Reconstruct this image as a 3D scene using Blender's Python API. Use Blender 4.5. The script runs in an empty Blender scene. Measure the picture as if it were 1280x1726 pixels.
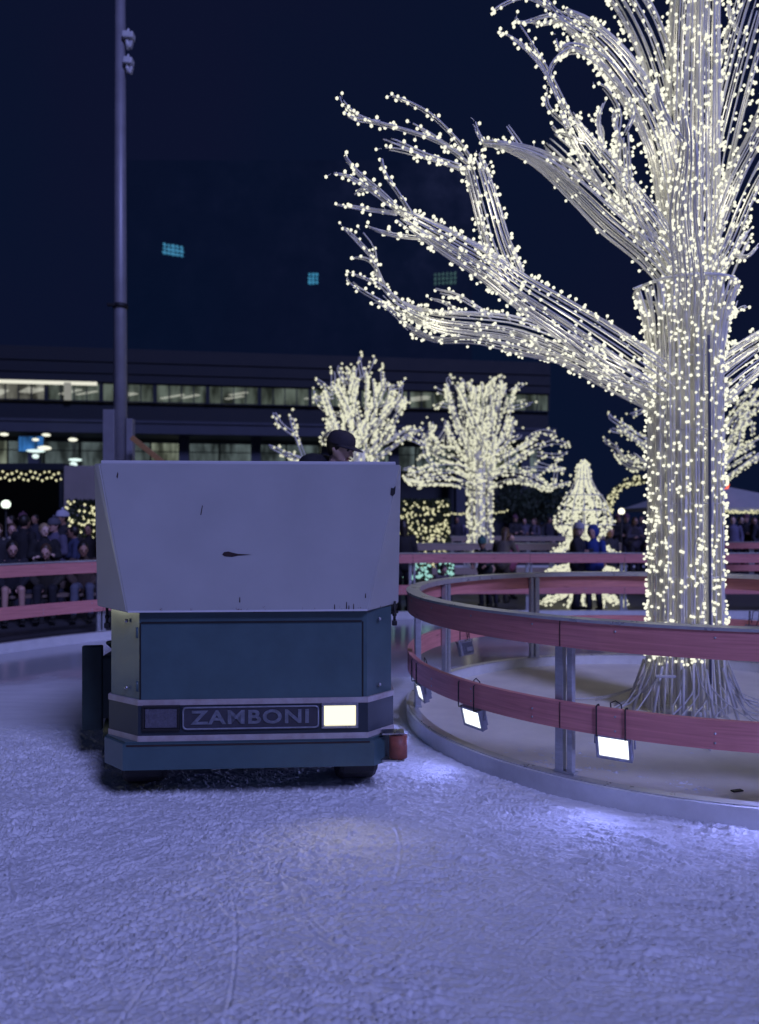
import bpy, bmesh, math, random
import numpy as np
from mathutils import Vector, Matrix, Euler

S = bpy.context.scene
COL = S.collection
R = math.radians
rnd = random.Random(7)
F, CZ, HY = 1280.0, 1.6, 880.0          # lens in photo pixels, eye height, horizon row

# ---------------------------------------------------------------- camera
cam = bpy.data.cameras.new("camera"); camo = bpy.data.objects.new("camera", cam); COL.objects.link(camo)
cam.sensor_fit = 'HORIZONTAL'; cam.sensor_width = 36; cam.lens = 36.0
camo.location = (0, 0, CZ); camo.rotation_euler = (R(90), 0, 0)
cam.shift_y = 17.0 / 1280.0
cam.clip_start = 0.05; cam.clip_end = 600
cam.dof.use_dof = True; cam.dof.focus_distance = 4.3; cam.dof.aperture_fstop = 2.0
S.camera = camo
# ---------------------------------------------------------------- night sky
W = bpy.data.worlds.new("World"); S.world = W; W.use_nodes = True
bg = W.node_tree.nodes['Background']; bg.inputs['Color'].default_value = (.0030, .0066, .0265, 1); bg.inputs['Strength'].default_value = 1.0
_n = W.node_tree.nodes.new('ShaderNodeTexNoise'); _n.inputs['Scale'].default_value = 2.2; _n.inputs['Detail'].default_value = 3
_r = W.node_tree.nodes.new('ShaderNodeValToRGB'); _r.color_ramp.elements[0].position = .35; _r.color_ramp.elements[1].position = .65
_r.color_ramp.elements[0].color = (.0022, .0058, .0215, 1); _r.color_ramp.elements[1].color = (.0036, .0055, .0215, 1)
_t = W.node_tree.nodes.new('ShaderNodeTexCoord'); W.node_tree.links.new(_t.outputs['Generated'], _n.inputs['Vector']); W.node_tree.links.new(_n.outputs['Fac'], _r.inputs[0]); W.node_tree.links.new(_r.outputs[0], bg.inputs['Color'])
# ---------------------------------------------------------------- broad sun lamp standing in for unseen rink floods behind the camera
sun = bpy.data.lights.new("sun", 'SUN'); suno = bpy.data.objects.new("sun", sun); COL.objects.link(suno)
sun.energy = 1.70; sun.angle = R(14); sun.color = (.36, .39, .98)
suno.rotation_euler = Euler((R(42), R(32), 0))
# ---------------------------------------------------------------- exposure
S.view_settings.view_transform = 'Standard'; S.view_settings.look = 'None'
S.view_settings.exposure = .18; S.view_settings.gamma = 1
S.render.engine = 'CYCLES'
S.cycles.use_denoising = True; S.cycles.max_bounces = 6; S.cycles.diffuse_bounces = 3; S.cycles.glossy_bounces = 3
S.cycles.transparent_max_bounces = 16; S.cycles.sample_clamp_indirect = 4; S.cycles.use_light_tree = True

# ================================================================ helpers
def P(px, py, d):
    return Vector(((px - 640) / F * d, d, CZ - (py - HY) / F * d))

def mat(name, col, rough=.6, metal=0.0, var=0.0, scale=8.0, bump=0.0, bscale=40.0, emit=None, estr=0.0, spec=.5, stretch=(1, 1, 1), col2=None, coat=0.0):
    m = bpy.data.materials.new(name); m.use_nodes = True
    nt = m.node_tree; b = nt.nodes['Principled BSDF']
    b.inputs['Base Color'].default_value = (*col, 1); b.inputs['Roughness'].default_value = rough
    b.inputs['Metallic'].default_value = metal; b.inputs['Specular IOR Level'].default_value = spec
    b.inputs['Coat Weight'].default_value = coat; b.inputs['Coat Roughness'].default_value = .12
    if emit:
        b.inputs['Emission Color'].default_value = (*emit, 1); b.inputs['Emission Strength'].default_value = estr
    if var or bump:
        tc = nt.nodes.new('ShaderNodeTexCoord'); mp = nt.nodes.new('ShaderNodeMapping'); mp.inputs['Scale'].default_value = stretch
        nt.links.new(tc.outputs['Object'], mp.inputs['Vector'])
    if var:
        n = nt.nodes.new('ShaderNodeTexNoise'); n.inputs['Scale'].default_value = scale; n.inputs['Detail'].default_value = 5
        n.inputs['Roughness'].default_value = .65
        nt.links.new(mp.outputs[0], n.inputs['Vector'])
        r = nt.nodes.new('ShaderNodeValToRGB'); r.color_ramp.elements[0].position = .3; r.color_ramp.elements[1].position = .72
        c2 = col2 or tuple(c * (1 - var) for c in col)
        r.color_ramp.elements[0].color = (*c2, 1); r.color_ramp.elements[1].color = (*col, 1)
        nt.links.new(n.outputs['Fac'], r.inputs[0]); nt.links.new(r.outputs[0], b.inputs['Base Color'])
        mr = nt.nodes.new('ShaderNodeMapRange'); mr.inputs['To Min'].default_value = max(0.03, rough - .12); mr.inputs['To Max'].default_value = min(1, rough + .12)
        nt.links.new(n.outputs['Fac'], mr.inputs['Value']); nt.links.new(mr.outputs[0], b.inputs['Roughness'])
    if bump:
        n2 = nt.nodes.new('ShaderNodeTexNoise'); n2.inputs['Scale'].default_value = bscale; n2.inputs['Detail'].default_value = 4
        nt.links.new(mp.outputs[0], n2.inputs['Vector'])
        bp = nt.nodes.new('ShaderNodeBump'); bp.inputs['Strength'].default_value = bump; bp.inputs['Distance'].default_value = .01
        nt.links.new(n2.outputs['Fac'], bp.inputs['Height']); nt.links.new(bp.outputs[0], b.inputs['Normal'])
    return m

def emis(name, col, s, sampling='AUTO'):
    m = bpy.data.materials.new(name); m.use_nodes = True
    b = m.node_tree.nodes['Principled BSDF']; b.inputs['Base Color'].default_value = (.02, .02, .02, 1)
    b.inputs['Specular IOR Level'].default_value = 0
    b.inputs['Emission Color'].default_value = (*col, 1); b.inputs['Emission Strength'].default_value = s
    m.cycles.emission_sampling = sampling
    return m

class MB:
    def __init__(s): s.v = []; s.f = []; s.sm = []
    def add(s, vs, fs, smooth=False):
        o = len(s.v); s.v.extend([tuple(v) for v in vs]); s.f.extend([tuple(i + o for i in f) for f in fs]); s.sm.extend([smooth] * len(fs))
    def box(s, c, d, rot=None, bev=0.0):
        bm = bmesh.new(); bmesh.ops.create_cube(bm, size=1)
        bmesh.ops.scale(bm, vec=d, verts=bm.verts)
        if bev: bmesh.ops.bevel(bm, geom=bm.edges[:], offset=bev, segments=2, affect='EDGES', profile=.6)
        M = Matrix.Translation(c)
        if rot is not None: M = M @ (rot if isinstance(rot, Matrix) else Euler(rot).to_matrix().to_4x4())
        bm.transform(M); bm.verts.index_update()
        s.add([v.co for v in bm.verts], [[v.index for v in f.verts] for f in bm.faces]); bm.free()
    def prism(s, pts, z0, z1):      # closed outline in xy, extruded in z
        n = len(pts); vs = [(p[0], p[1], z0) for p in pts] + [(p[0], p[1], z1) for p in pts]
        fs = [[i, (i + 1) % n, n + (i + 1) % n, n + i] for i in range(n)] + [list(range(n))[::-1], list(range(n, 2 * n))]
        s.add(vs, fs)
    def tube(s, pts, rad, n=6, cap=True, smooth=True):
        pts = [Vector(p) for p in pts]; m = len(pts)
        if not hasattr(rad, '__len__'): rad = [rad] * m
        prev = None; vs = []
        for i, p in enumerate(pts):
            t = (pts[min(i + 1, m - 1)] - pts[max(i - 1, 0)])
            if t.length < 1e-9: t = Vector((0, 0, 1))
            t.normalize()
            if prev is None:
                a = Vector((1, 0, 0)) if abs(t.x) < .8 else Vector((0, 1, 0))
                u = t.cross(a).normalized()
            else:
                u = (prev - t * prev.dot(t)).normalized()
            prev = u; w = t.cross(u)
            for k in range(n):
                an = 2 * math.pi * k / n
                vs.append(p + (u * math.cos(an) + w * math.sin(an)) * rad[i])
        fs = [[i * n + k, i * n + (k + 1) % n, (i + 1) * n + (k + 1) % n, (i + 1) * n + k] for i in range(m - 1) for k in range(n)]
        if cap: fs += [[k for k in range(n)][::-1], [(m - 1) * n + k for k in range(n)]]
        s.add(vs, fs, smooth)
    def cyl(s, a, b, r, n=20, r2=None):
        s.tube([a, b], [r, r if r2 is None else r2], n, True, True)
    def sph(s, c, r, n=12, m=8, sc=(1, 1, 1), rot=None):
        vs = []; M = rot or Matrix.Identity(3); c = Vector(c)
        for i in range(m + 1):
            th = math.pi * i / m
            for k in range(n):
                ph = 2 * math.pi * k / n
                vs.append(c + M @ Vector((r * sc[0] * math.sin(th) * math.cos(ph), r * sc[1] * math.sin(th) * math.sin(ph), r * sc[2] * math.cos(th))))
        fs = [[i * n + k, (i + 1) * n + k, (i + 1) * n + (k + 1) % n, i * n + (k + 1) % n] for i in range(m) for k in range(n)]
        s.add(vs, fs, True)
    def caps(s, a, b, ra, rb, n=12):
        a = Vector(a); b = Vector(b); d = (b - a); L = max(d.length, 1e-6); d = d / L
        pts = []; rr = []
        for an in (90, 60, 30): pts.append(a - d * ra * math.sin(R(an))); rr.append(max(1e-3, ra * math.cos(R(an))))
        for i in range(5): t = i / 4; pts.append(a.lerp(b, t)); rr.append(ra + (rb - ra) * t)
        for an in (30, 60, 90): pts.append(b + d * rb * math.sin(R(an))); rr.append(max(1e-3, rb * math.cos(R(an))))
        s.tube(pts, rr, n)
    def build(s, name, m, parent=None, loc=None):
        me = bpy.data.meshes.new(name); me.from_pydata([tuple(v) for v in s.v], [], s.f)
        me.polygons.foreach_set('use_smooth', s.sm); me.update()
        bm = bmesh.new(); bm.from_mesh(me); bmesh.ops.recalc_face_normals(bm, faces=bm.faces); bm.to_mesh(me); bm.free()
        if m: me.materials.append(m)
        o = bpy.data.objects.new(name, me); COL.objects.link(o)
        if parent: o.parent = parent
        if loc: o.location = loc
        return o

def raw_obj(name, vs, fs, m, parent=None, smooth=False):
    me = bpy.data.meshes.new(name); me.from_pydata(vs, [], fs)
    if smooth: me.polygons.foreach_set('use_smooth', [True] * len(fs))
    me.materials.append(m); me.update()
    o = bpy.data.objects.new(name, me); COL.objects.link(o)
    if parent: o.parent = parent
    return o

def thing(name, label, cat, loc=(0, 0, 0), rz=0, group=None):
    o = bpy.data.objects.new(name, None); COL.objects.link(o); o.empty_display_size = .1
    o.location = loc; o.rotation_euler = (0, 0, rz); o['label'] = label; o['category'] = cat
    if group: o['group'] = group
    return o
def tag(o, label, cat, group=None):
    o['label'] = label; o['category'] = cat
    if group: o['group'] = group
    return o
def struct(o, kind='structure'):
    o['kind'] = kind; return o
def dup(root, loc, rz, label, group=None):
    r = root.copy(); COL.objects.link(r); r.location = loc; r.rotation_euler = (0, 0, rz); r['label'] = label
    if group: r['group'] = group
    for ch in list(root.children):
        c = ch.copy(); COL.objects.link(c); c.parent = r
        for g in ch.children:
            d = g.copy(); COL.objects.link(d); d.parent = c
    return r

def catmull(pts, n):
    pts = np.array(pts, float); m = len(pts)
    if m == 2: return np.array([pts[0] + (pts[1] - pts[0]) * t for t in np.linspace(0, 1, n)])
    ext = np.vstack([2 * pts[0] - pts[1], pts, 2 * pts[-1] - pts[-2]]); out = []
    for t in np.linspace(0, m - 1, n):
        i = min(int(t), m - 2); u = t - i; a, b, c, d = ext[i:i + 4]
        out.append(.5 * ((2 * b) + (-a + c) * u + (2 * a - 5 * b + 4 * c - d) * u * u + (-a + 3 * b - 3 * c + d) * u ** 3))
    return np.array(out)

# ================================================================ materials
M = {}
M['white_paint'] = mat('white_paint', (.62, .63, .66), .42, var=.10, scale=3, bump=.05, bscale=30)
M['green_paint'] = mat('green_paint', (.060, .118, .138), .34, var=.25, scale=4, bump=.06, bscale=14, coat=.3)
M['band_paint'] = mat('band_paint', (.022, .034, .050), .4, var=.3, scale=6)
M['stripe'] = mat('stripe', (.46, .44, .46), .5, var=.75, scale=9, col2=(.30, .24, .23))
M['rust'] = mat('rust', (.045, .025, .025), .85, var=.5, scale=30)
M['black'] = mat('black', (.012, .012, .014), .55, var=.3, scale=20)
M['rubber'] = mat('rubber', (.03, .03, .035), .75, var=.4, scale=25, bump=.3, bscale=60)
M['chrome'] = mat('chrome', (.55, .55, .6), .3, 1.0, var=.2, scale=20)
M['plate_dark'] = mat('plate_dark', (.05, .05, .07), .45, var=.3, scale=20)
M['letter'] = mat('letter', (.22, .24, .30), .5, .2, var=.5, scale=40)
M['plate_rim'] = mat('plate_rim', (.30, .32, .38), .45, .3, var=.4, scale=30)
M['lens_off'] = mat('lens_off', (.12, .12, .16), .12, var=.4, scale=60, bump=.4, bscale=90)
M['headlight_on'] = emis('headlight_on', (1, .94, .64), 1.25)
M['roller'] = mat('roller', (.34, .10, .07), .55, var=.4, scale=25)
M['alu'] = mat('alu', (.52, .54, .58), .42, .55, var=.25, scale=14, stretch=(1, 1, 4))
M['alu_cap'] = mat('alu_cap', (.60, .60, .60), .3, .45, var=.2, scale=9)
M['kerb_white'] = mat('kerb_white', (.70, .71, .74), .4, var=.18, scale=7, bump=.05, bscale=20)
M['frame_white'] = mat('frame_white', (.82, .81, .77), .75, var=.1, scale=10)
M['cable_white'] = mat('cable_white', (.6, .6, .62), .5, var=.2, scale=10)
M['bulb'] = emis('bulb', (1, .985, .80), .95)
M['bulb_far'] = emis('bulb_far', (1, .99, .74), .72)
M['bulb_gold'] = emis('bulb_gold', (1, .96, .58), .75)
M['bulb_teal'] = emis('bulb_teal', (.5, 1, .92), .6)
M['flood_lens'] = emis('flood_lens', (.88, .93, 1.0), 1.6)
M['flood_case'] = mat('flood_case', (.34, .35, .42), .45, .5, var=.3, scale=30)
M['pole'] = mat('pole', (.30, .30, .34), .5, .3, var=.2, scale=3)
M['leaf'] = mat('leaf', (.035, .06, .03), .6, var=.5, scale=5)
M['bark'] = mat('bark', (.09, .07, .05), .85, var=.4, scale=12)
M['bench_wood'] = mat('bench_wood', (.22, .16, .13), .7, var=.4, scale=10, stretch=(1, 8, 8))
M['grey_wall'] = mat('grey_wall', (.30, .27, .26), .8, var=.15, scale=2, bump=.2, bscale=20)
M['concrete'] = mat('concrete', (.05, .06, .085), .7, var=.25, scale=1.2)
M['concrete_dark'] = mat('concrete_dark', (.010, .016, .024), .7, var=.25, scale=1.2)
M['tent'] = mat('tent', (.40, .40, .42), .7, var=.15, scale=2)

def wood_mat(name, c1, c2):
    m = bpy.data.materials.new(name); m.use_nodes = True; nt = m.node_tree; b = nt.nodes['Principled BSDF']
    uv = nt.nodes.new('ShaderNodeUVMap'); mp = nt.nodes.new('ShaderNodeMapping'); mp.inputs['Scale'].default_value = (1.2, 22, 1)
    nt.links.new(uv.outputs[0], mp.inputs[0])
    n = nt.nodes.new('ShaderNodeTexNoise'); n.inputs['Scale'].default_value = 2.2; n.inputs['Detail'].default_value = 7; n.inputs['Distortion'].default_value = .6
    nt.links.new(mp.outputs[0], n.inputs['Vector'])
    mp2 = nt.nodes.new('ShaderNodeMapping'); mp2.inputs['Scale'].default_value = (1.6, 9, 1); nt.links.new(uv.outputs[0], mp2.inputs[0])
    v = nt.nodes.new('ShaderNodeTexVoronoi'); v.inputs['Scale'].default_value = 1.5; nt.links.new(mp2.outputs[0], v.inputs['Vector'])
    r = nt.nodes.new('ShaderNodeValToRGB'); r.color_ramp.elements[0].position = .28; r.color_ramp.elements[1].position = .7
    r.color_ramp.elements[0].color = (*c2, 1); r.color_ramp.elements[1].color = (*c1, 1)
    nt.links.new(n.outputs['Fac'], r.inputs[0])
    k = nt.nodes.new('ShaderNodeValToRGB'); k.color_ramp.elements[0].position = .03; k.color_ramp.elements[1].position = .12
    k.color_ramp.elements[0].color = (.35, .3, .3, 1); k.color_ramp.elements[1].color = (1, 1, 1, 1)
    nt.links.new(v.outputs['Distance'], k.inputs[0])
    mx = nt.nodes.new('ShaderNodeMix'); mx.data_type = 'RGBA'; mx.blend_type = 'MULTIPLY'; mx.inputs[0].default_value = 1
    nt.links.new(r.outputs[0], mx.inputs[6]); nt.links.new(k.outputs[0], mx.inputs[7]); nt.links.new(mx.outputs[2], b.inputs['Base Color'])
    b.inputs['Roughness'].default_value = .55
    bp = nt.nodes.new('ShaderNodeBump'); bp.inputs['Strength'].default_value = .25; bp.inputs['Distance'].default_value = .004
    nt.links.new(n.outputs['Fac'], bp.inputs['Height']); nt.links.new(bp.outputs[0], b.inputs['Normal'])
    return m
M['wood'] = wood_mat('wood', (.74, .30, .29), (.55, .20, .20)); M['wood_grey'] = wood_mat('wood_grey', (.36, .29, .27), (.26, .2, .18))

# ================================================================ ice sheet
def build_ice():
    rs = np.random.RandomState(3)
    h = .006; nx, ny = 1300, 740; x0, y0 = -3.6, 1.7          # fine zone
    fy = np.fft.fftfreq(2048, h)[:, None]; fx = np.fft.fftfreq(2048, h)[None, :]
    def field(ang, lx, ly, seed, p=1.0):
        g = np.fft.fft2(np.random.RandomState(seed).randn(2048, 2048))
        c, s_ = math.cos(ang), math.sin(ang)
        u = fx * c + fy * s_; v = -fx * s_ + fy * c
        k = np.sqrt((u * lx) ** 2 + (v * ly) ** 2)
        z = np.real(np.fft.ifft2(g * k ** p * np.exp(-k ** 2 * 1.2))); return (z / z.std())[:ny, :nx]
    a = field(R(-12), .42, .080, 1); a2 = field(R(-7), .30, .046, 2); a3 = field(R(-17), .5, .060, 12); a4 = field(R(-10), .30, .030, 13); b = field(R(40), .40, .050, 4); c = field(R(-44), .38, .050, 5)
    iso = field(0, .06, .06, 6); big = field(0, .8, .8, 7); iso2 = field(R(-8), .050, .016, 8); iso3 = field(R(30), .018, .016, 9)
    X = x0 + np.arange(nx) * h; Y = y0 + np.arange(ny) * h
    XX, YY = np.meshgrid(X, Y)
    wl = 1 / (1 + np.exp((XX + .35 + .25 * big) / .35))       # left: churned by crossing skate marks
    rdg = lambda q, w=.40: np.exp(-(q / w) ** 2)
    streak = np.tanh(a * 1.1) * .0020 + rdg(a2, .32) * .0066 + rdg(a3, .20) * .0070 + rdg(a, .3) * .0030 + rdg(a4, .4) * .0030
    churn = rdg(b, .18) * .0066 + rdg(c, .18) * .0066 + rdg(a4, .4) * .0026 - rdg(b - .9, .14) * .004 - rdg(c - .9, .14) * .004 + rdg(iso, .30) * .0010 + iso * .0006
    amp = .90 + .22 * np.clip(big, -1.4, 1.5)
    Z = (streak * (1 - .55 * wl) + churn * (.25 + wl)) * amp + rdg(iso2, .45) * .0011 * amp + iso3 * .00035
    def groove(cx, cy, rad, a0, a1, w, dpt):
        d = np.abs(np.hypot(XX - cx, YY - cy) - rad); an = np.arctan2(YY - cy, XX - cx)
        m_ = (an > a0) & (an < a1)
        return np.where(m_, -dpt * np.exp(-(d / w) ** 2) + .6 * dpt * np.exp(-((d - 1.8 * w) / w) ** 2), 0)
    for i in range(260):
        cx = rs.uniform(-4, 2.5) if i < 190 else rs.uniform(-1, 5); cy = rs.uniform(0, 6); rad = rs.uniform(.6, 3.2)
        a0 = rs.uniform(-3.1, 2.6); Z += (.3 + 1.2 * wl) * groove(cx, cy, rad, a0, a0 + rs.uniform(.15, .7), rs.uniform(.004, .008), rs.uniform(.0022, .0050))
    # a few pushed-up snow ridges near the middle of the foreground
    def ridge(pts, w, hgt):
        nonlocal Z
        pts = catmull(pts, 40)
        for p in pts:
            lim = (np.abs(X - p[0]) < w * 4); lj = (np.abs(Y - p[1]) < w * 4)
            ii = np.where(lj)[0]; jj = np.where(lim)[0]
            if len(ii) and len(jj):
                sub = np.ix_(ii, jj); g = hgt * np.exp(-(((XX[sub] - p[0]) / w) ** 2 + ((YY[sub] - p[1]) / w) ** 2))
                Z[sub] = np.maximum(Z[sub], Z[sub] * .4 + g)
    def ice_pt(px, py): d = CZ * F / (py - HY); return ((px - 640) / F * d, d)
    ridge([ice_pt(430, 1508), ice_pt(500, 1508), ice_pt(515, 1530), ice_pt(540, 1575), ice_pt(565, 1598)], .010, .0045)
    ridge([ice_pt(525, 1522), ice_pt(560, 1519), ice_pt(600, 1522)], .012, .0045)
    ridge([ice_pt(470, 1425), ice_pt(445, 1470), ice_pt(430, 1485), ice_pt(470, 1500)], .009, .003)
    ridge([ice_pt(640, 1540), ice_pt(720, 1550), ice_pt(800, 1556)], .010, .003)
    ridge([ice_pt(1050, 1620), ice_pt(1120, 1636), ice_pt(1200, 1655)], .014, .006)
    ridge([ice_pt(480, 1575), ice_pt(540, 1590), ice_pt(600, 1620)], .014, .006)
    edge = np.minimum.reduce([(XX - X[0]) / .25, (X[-1] - XX) / .25, (YY - Y[0]) / .1, (Y[-1] - YY) / .6, np.ones_like(XX)])
    Z *= np.clip(edge, 0, 1) * 1.5
    # tensor grid: fine lines in the middle, coarse lines outside
    xs = np.concatenate([np.linspace(-14, x0 - .3, 14), X, np.linspace(X[-1] + .3, 16, 14)])
    ys = np.concatenate([np.linspace(-6, y0 - .2, 8), Y, np.linspace(Y[-1] + .08, 20, 60)])
    ZZ = np.zeros((len(ys), len(xs))); ZZ[8:8 + ny, 14:14 + nx] = Z
    GX, GY = np.meshgrid(xs, ys); co = np.stack([GX, GY, ZZ], -1).reshape(-1, 3)
    n, m_ = len(xs), len(ys)
    i = (np.arange(m_ - 1)[:, None] * n + np.arange(n - 1)[None, :]).reshape(-1)
    q = np.stack([i, i + 1, i + n + 1, i + n], -1)
    me = bpy.data.meshes.new('ice'); me.vertices.add(len(co)); me.vertices.foreach_set('co', co.ravel())
    me.loops.add(q.size); me.loops.foreach_set('vertex_index', q.ravel())
    me.polygons.add(len(q)); me.polygons.foreach_set('loop_start', np.arange(len(q)) * 4)
    me.polygons.foreach_set('use_smooth', np.ones(len(q), bool)); me.update(calc_edges=True); me.validate()
    o = bpy.data.objects.new('ice', me); COL.objects.link(o); struct(o)
    m = bpy.data.materials.new('ice'); m.use_nodes = True; nt = m.node_tree; b = nt.nodes['Principled BSDF']
    tc = nt.nodes.new('ShaderNodeTexCoord'); N = lambda t: nt.nodes.new(t); L = nt.links.new
    sep = N('ShaderNodeSeparateXYZ'); L(tc.outputs['Object'], sep.inputs[0])
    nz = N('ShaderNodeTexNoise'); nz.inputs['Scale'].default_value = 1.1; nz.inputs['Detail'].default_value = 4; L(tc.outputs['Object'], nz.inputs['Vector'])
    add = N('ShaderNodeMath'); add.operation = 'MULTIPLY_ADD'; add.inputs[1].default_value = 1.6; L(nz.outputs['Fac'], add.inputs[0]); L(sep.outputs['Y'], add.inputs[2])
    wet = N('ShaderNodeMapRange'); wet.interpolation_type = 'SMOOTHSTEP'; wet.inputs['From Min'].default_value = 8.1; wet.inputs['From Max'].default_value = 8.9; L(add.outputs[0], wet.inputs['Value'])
    n1 = N('ShaderNodeTexNoise'); n1.inputs['Scale'].default_value = 60; n1.inputs['Detail'].default_value = 6; n1.inputs['Roughness'].default_value = .7
    mp = N('ShaderNodeMapping'); mp.inputs['Scale'].default_value = (.35, 1.8, 1); mp.inputs['Rotation'].default_value = (0, 0, R(10)); L(tc.outputs['Object'], mp.inputs[0]); L(mp.outputs[0], n1.inputs['Vector'])
    bp = N('ShaderNodeBump'); bp.inputs['Distance'].default_value = .006; L(n1.outputs['Fac'], bp.inputs['Height'])
    bs = N('ShaderNodeMapRange'); bs.inputs['To Min'].default_value = .07; bs.inputs['To Max'].default_value = .012; L(wet.outputs[0], bs.inputs['Value']); fb = N('ShaderNodeMapRange'); fb.inputs['From Min'].default_value = 5.6; fb.inputs['From Max'].default_value = 6.2; fb.inputs['To Min'].default_value = 1; fb.inputs['To Max'].default_value = 6; L(sep.outputs['Y'], fb.inputs['Value'])
    mm = N('ShaderNodeMath'); mm.operation = 'MULTIPLY'; L(bs.outputs[0], mm.inputs[0]); L(fb.outputs[0], mm.inputs[1]); L(mm.outputs[0], bp.inputs['Strength'])
    L(bp.outputs[0], b.inputs['Normal'])
    rg = N('ShaderNodeMapRange'); rg.inputs['To Min'].default_value = .6; rg.inputs['To Max'].default_value = .10; L(wet.outputs[0], rg.inputs['Value']); L(rg.outputs[0], b.inputs['Roughness'])
    cr = N('ShaderNodeValToRGB'); cr.color_ramp.elements[0].position = .3; cr.color_ramp.elements[1].position = .75
    cr.color_ramp.elements[0].color = (.60, .61, .65, 1); cr.color_ramp.elements[1].color = (.80, .81, .85, 1)
    n3 = N('ShaderNodeTexNoise'); n3.inputs['Scale'].default_value = 5; n3.inputs['Detail'].default_value = 8; n3.inputs['Roughness'].default_value = .75; L(mp.outputs[0], n3.inputs['Vector'])
    L(n3.outputs['Fac'], cr.inputs[0])
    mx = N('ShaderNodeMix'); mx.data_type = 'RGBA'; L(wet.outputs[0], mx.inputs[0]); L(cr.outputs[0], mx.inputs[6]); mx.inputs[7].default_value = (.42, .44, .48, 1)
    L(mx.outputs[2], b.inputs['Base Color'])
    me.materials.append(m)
build_ice()

# ---------------------------------------------------------------- rink edge path (outer fence) and plaza behind it
RINK = [(-7.4, 3.5), (-6.3, 6.6), (-4.63, 9.27), (-3.8, 10.25), (-2.4, 11.5), (-.5, 12.4), (1.5, 12.7), (4.5, 12.72), (8.0, 12.6), (12.5, 12.0)]
rp = catmull(RINK, 90)
deck = MB()
outer = [(p[0], p[1] + .06) for p in rp]
deck.prism(outer + [(14, 12.0), (14, 120), (-70, 120), (-70, 3.5)], -.2, .05)
M['paving'] = mat('paving', (.06, .06, .07), .6, var=.3, scale=1.5, bump=.2, bscale=30)
struct(deck.build('pavement', M['paving']))
gm = MB(); gm.add([(-400, -60, -.25), (400, -60, -.25), (400, 600, -.25), (-400, 600, -.25)], [[0, 1, 2, 3]]); struct(gm.build('ground', M['paving']))

# ---------------------------------------------------------------- fences
def offset_pts(path, off):
    out = []
    for i, p in enumerate(path):
        t = np.array(path[min(i + 1, len(path) - 1)][:2]) - np.array(path[max(i - 1, 0)][:2]); t = t / (np.linalg.norm(t) + 1e-9)
        out.append((p[0] - t[1] * off, p[1] + t[0] * off))
    return out
def strip(path, off0, off1, z0, z1, closed=False):
    """a board following a path: cross-section off0..off1 by z0..z1, with uv along its length"""
    a = offset_pts(path, off0); b = offset_pts(path, off1); n = len(path)
    vs = []; fs = []; uv = []; s = 0; sl = [0]
    for i in range(1, n): s += math.hypot(path[i][0] - path[i - 1][0], path[i][1] - path[i - 1][1]); sl.append(s)
    for i in range(n): vs += [(a[i][0], a[i][1], z0), (b[i][0], b[i][1], z0), (b[i][0], b[i][1], z1), (a[i][0], a[i][1], z1)]
    for i in range(n - 1):
        for k in range(4):
            k2 = (k + 1) % 4; fs.append([i * 4 + k, (i + 1) * 4 + k, (i + 1) * 4 + k2, i * 4 + k2])
            va = k * .25; vb = va + .2; uv.append([(sl[i], va), (sl[i + 1], va), (sl[i + 1], vb), (sl[i], vb)])
    if not closed:
        fs += [[3, 2, 1, 0], [(n - 1) * 4 + k for k in range(4)]]; uv += [[(0, 0), (0, .1), (.1, .1), (.1, 0)]] * 2
    return vs, fs, uv
def strip_obj(name, parts, m, parent):
    V = []; Fs = []; U = []
    for vs, fs, uv in parts:
        o = len(V); V += vs; Fs += [[i + o for i in f] for f in fs]; U += uv
    me = bpy.data.meshes.new(name); me.from_pydata(V, [], Fs); ul = me.uv_layers.new(name='UVMap')
    i = 0
    for u in U:
        for c in u: ul.data[i].uv = c; i += 1
    bm = bmesh.new(); bm.from_mesh(me); bmesh.ops.recalc_face_normals(bm, faces=bm.faces); bm.to_mesh(me); bm.free()
    me.materials.append(m); o = bpy.data.objects.new(name, me); COL.objects.link(o); o.parent = parent; return o

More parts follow.
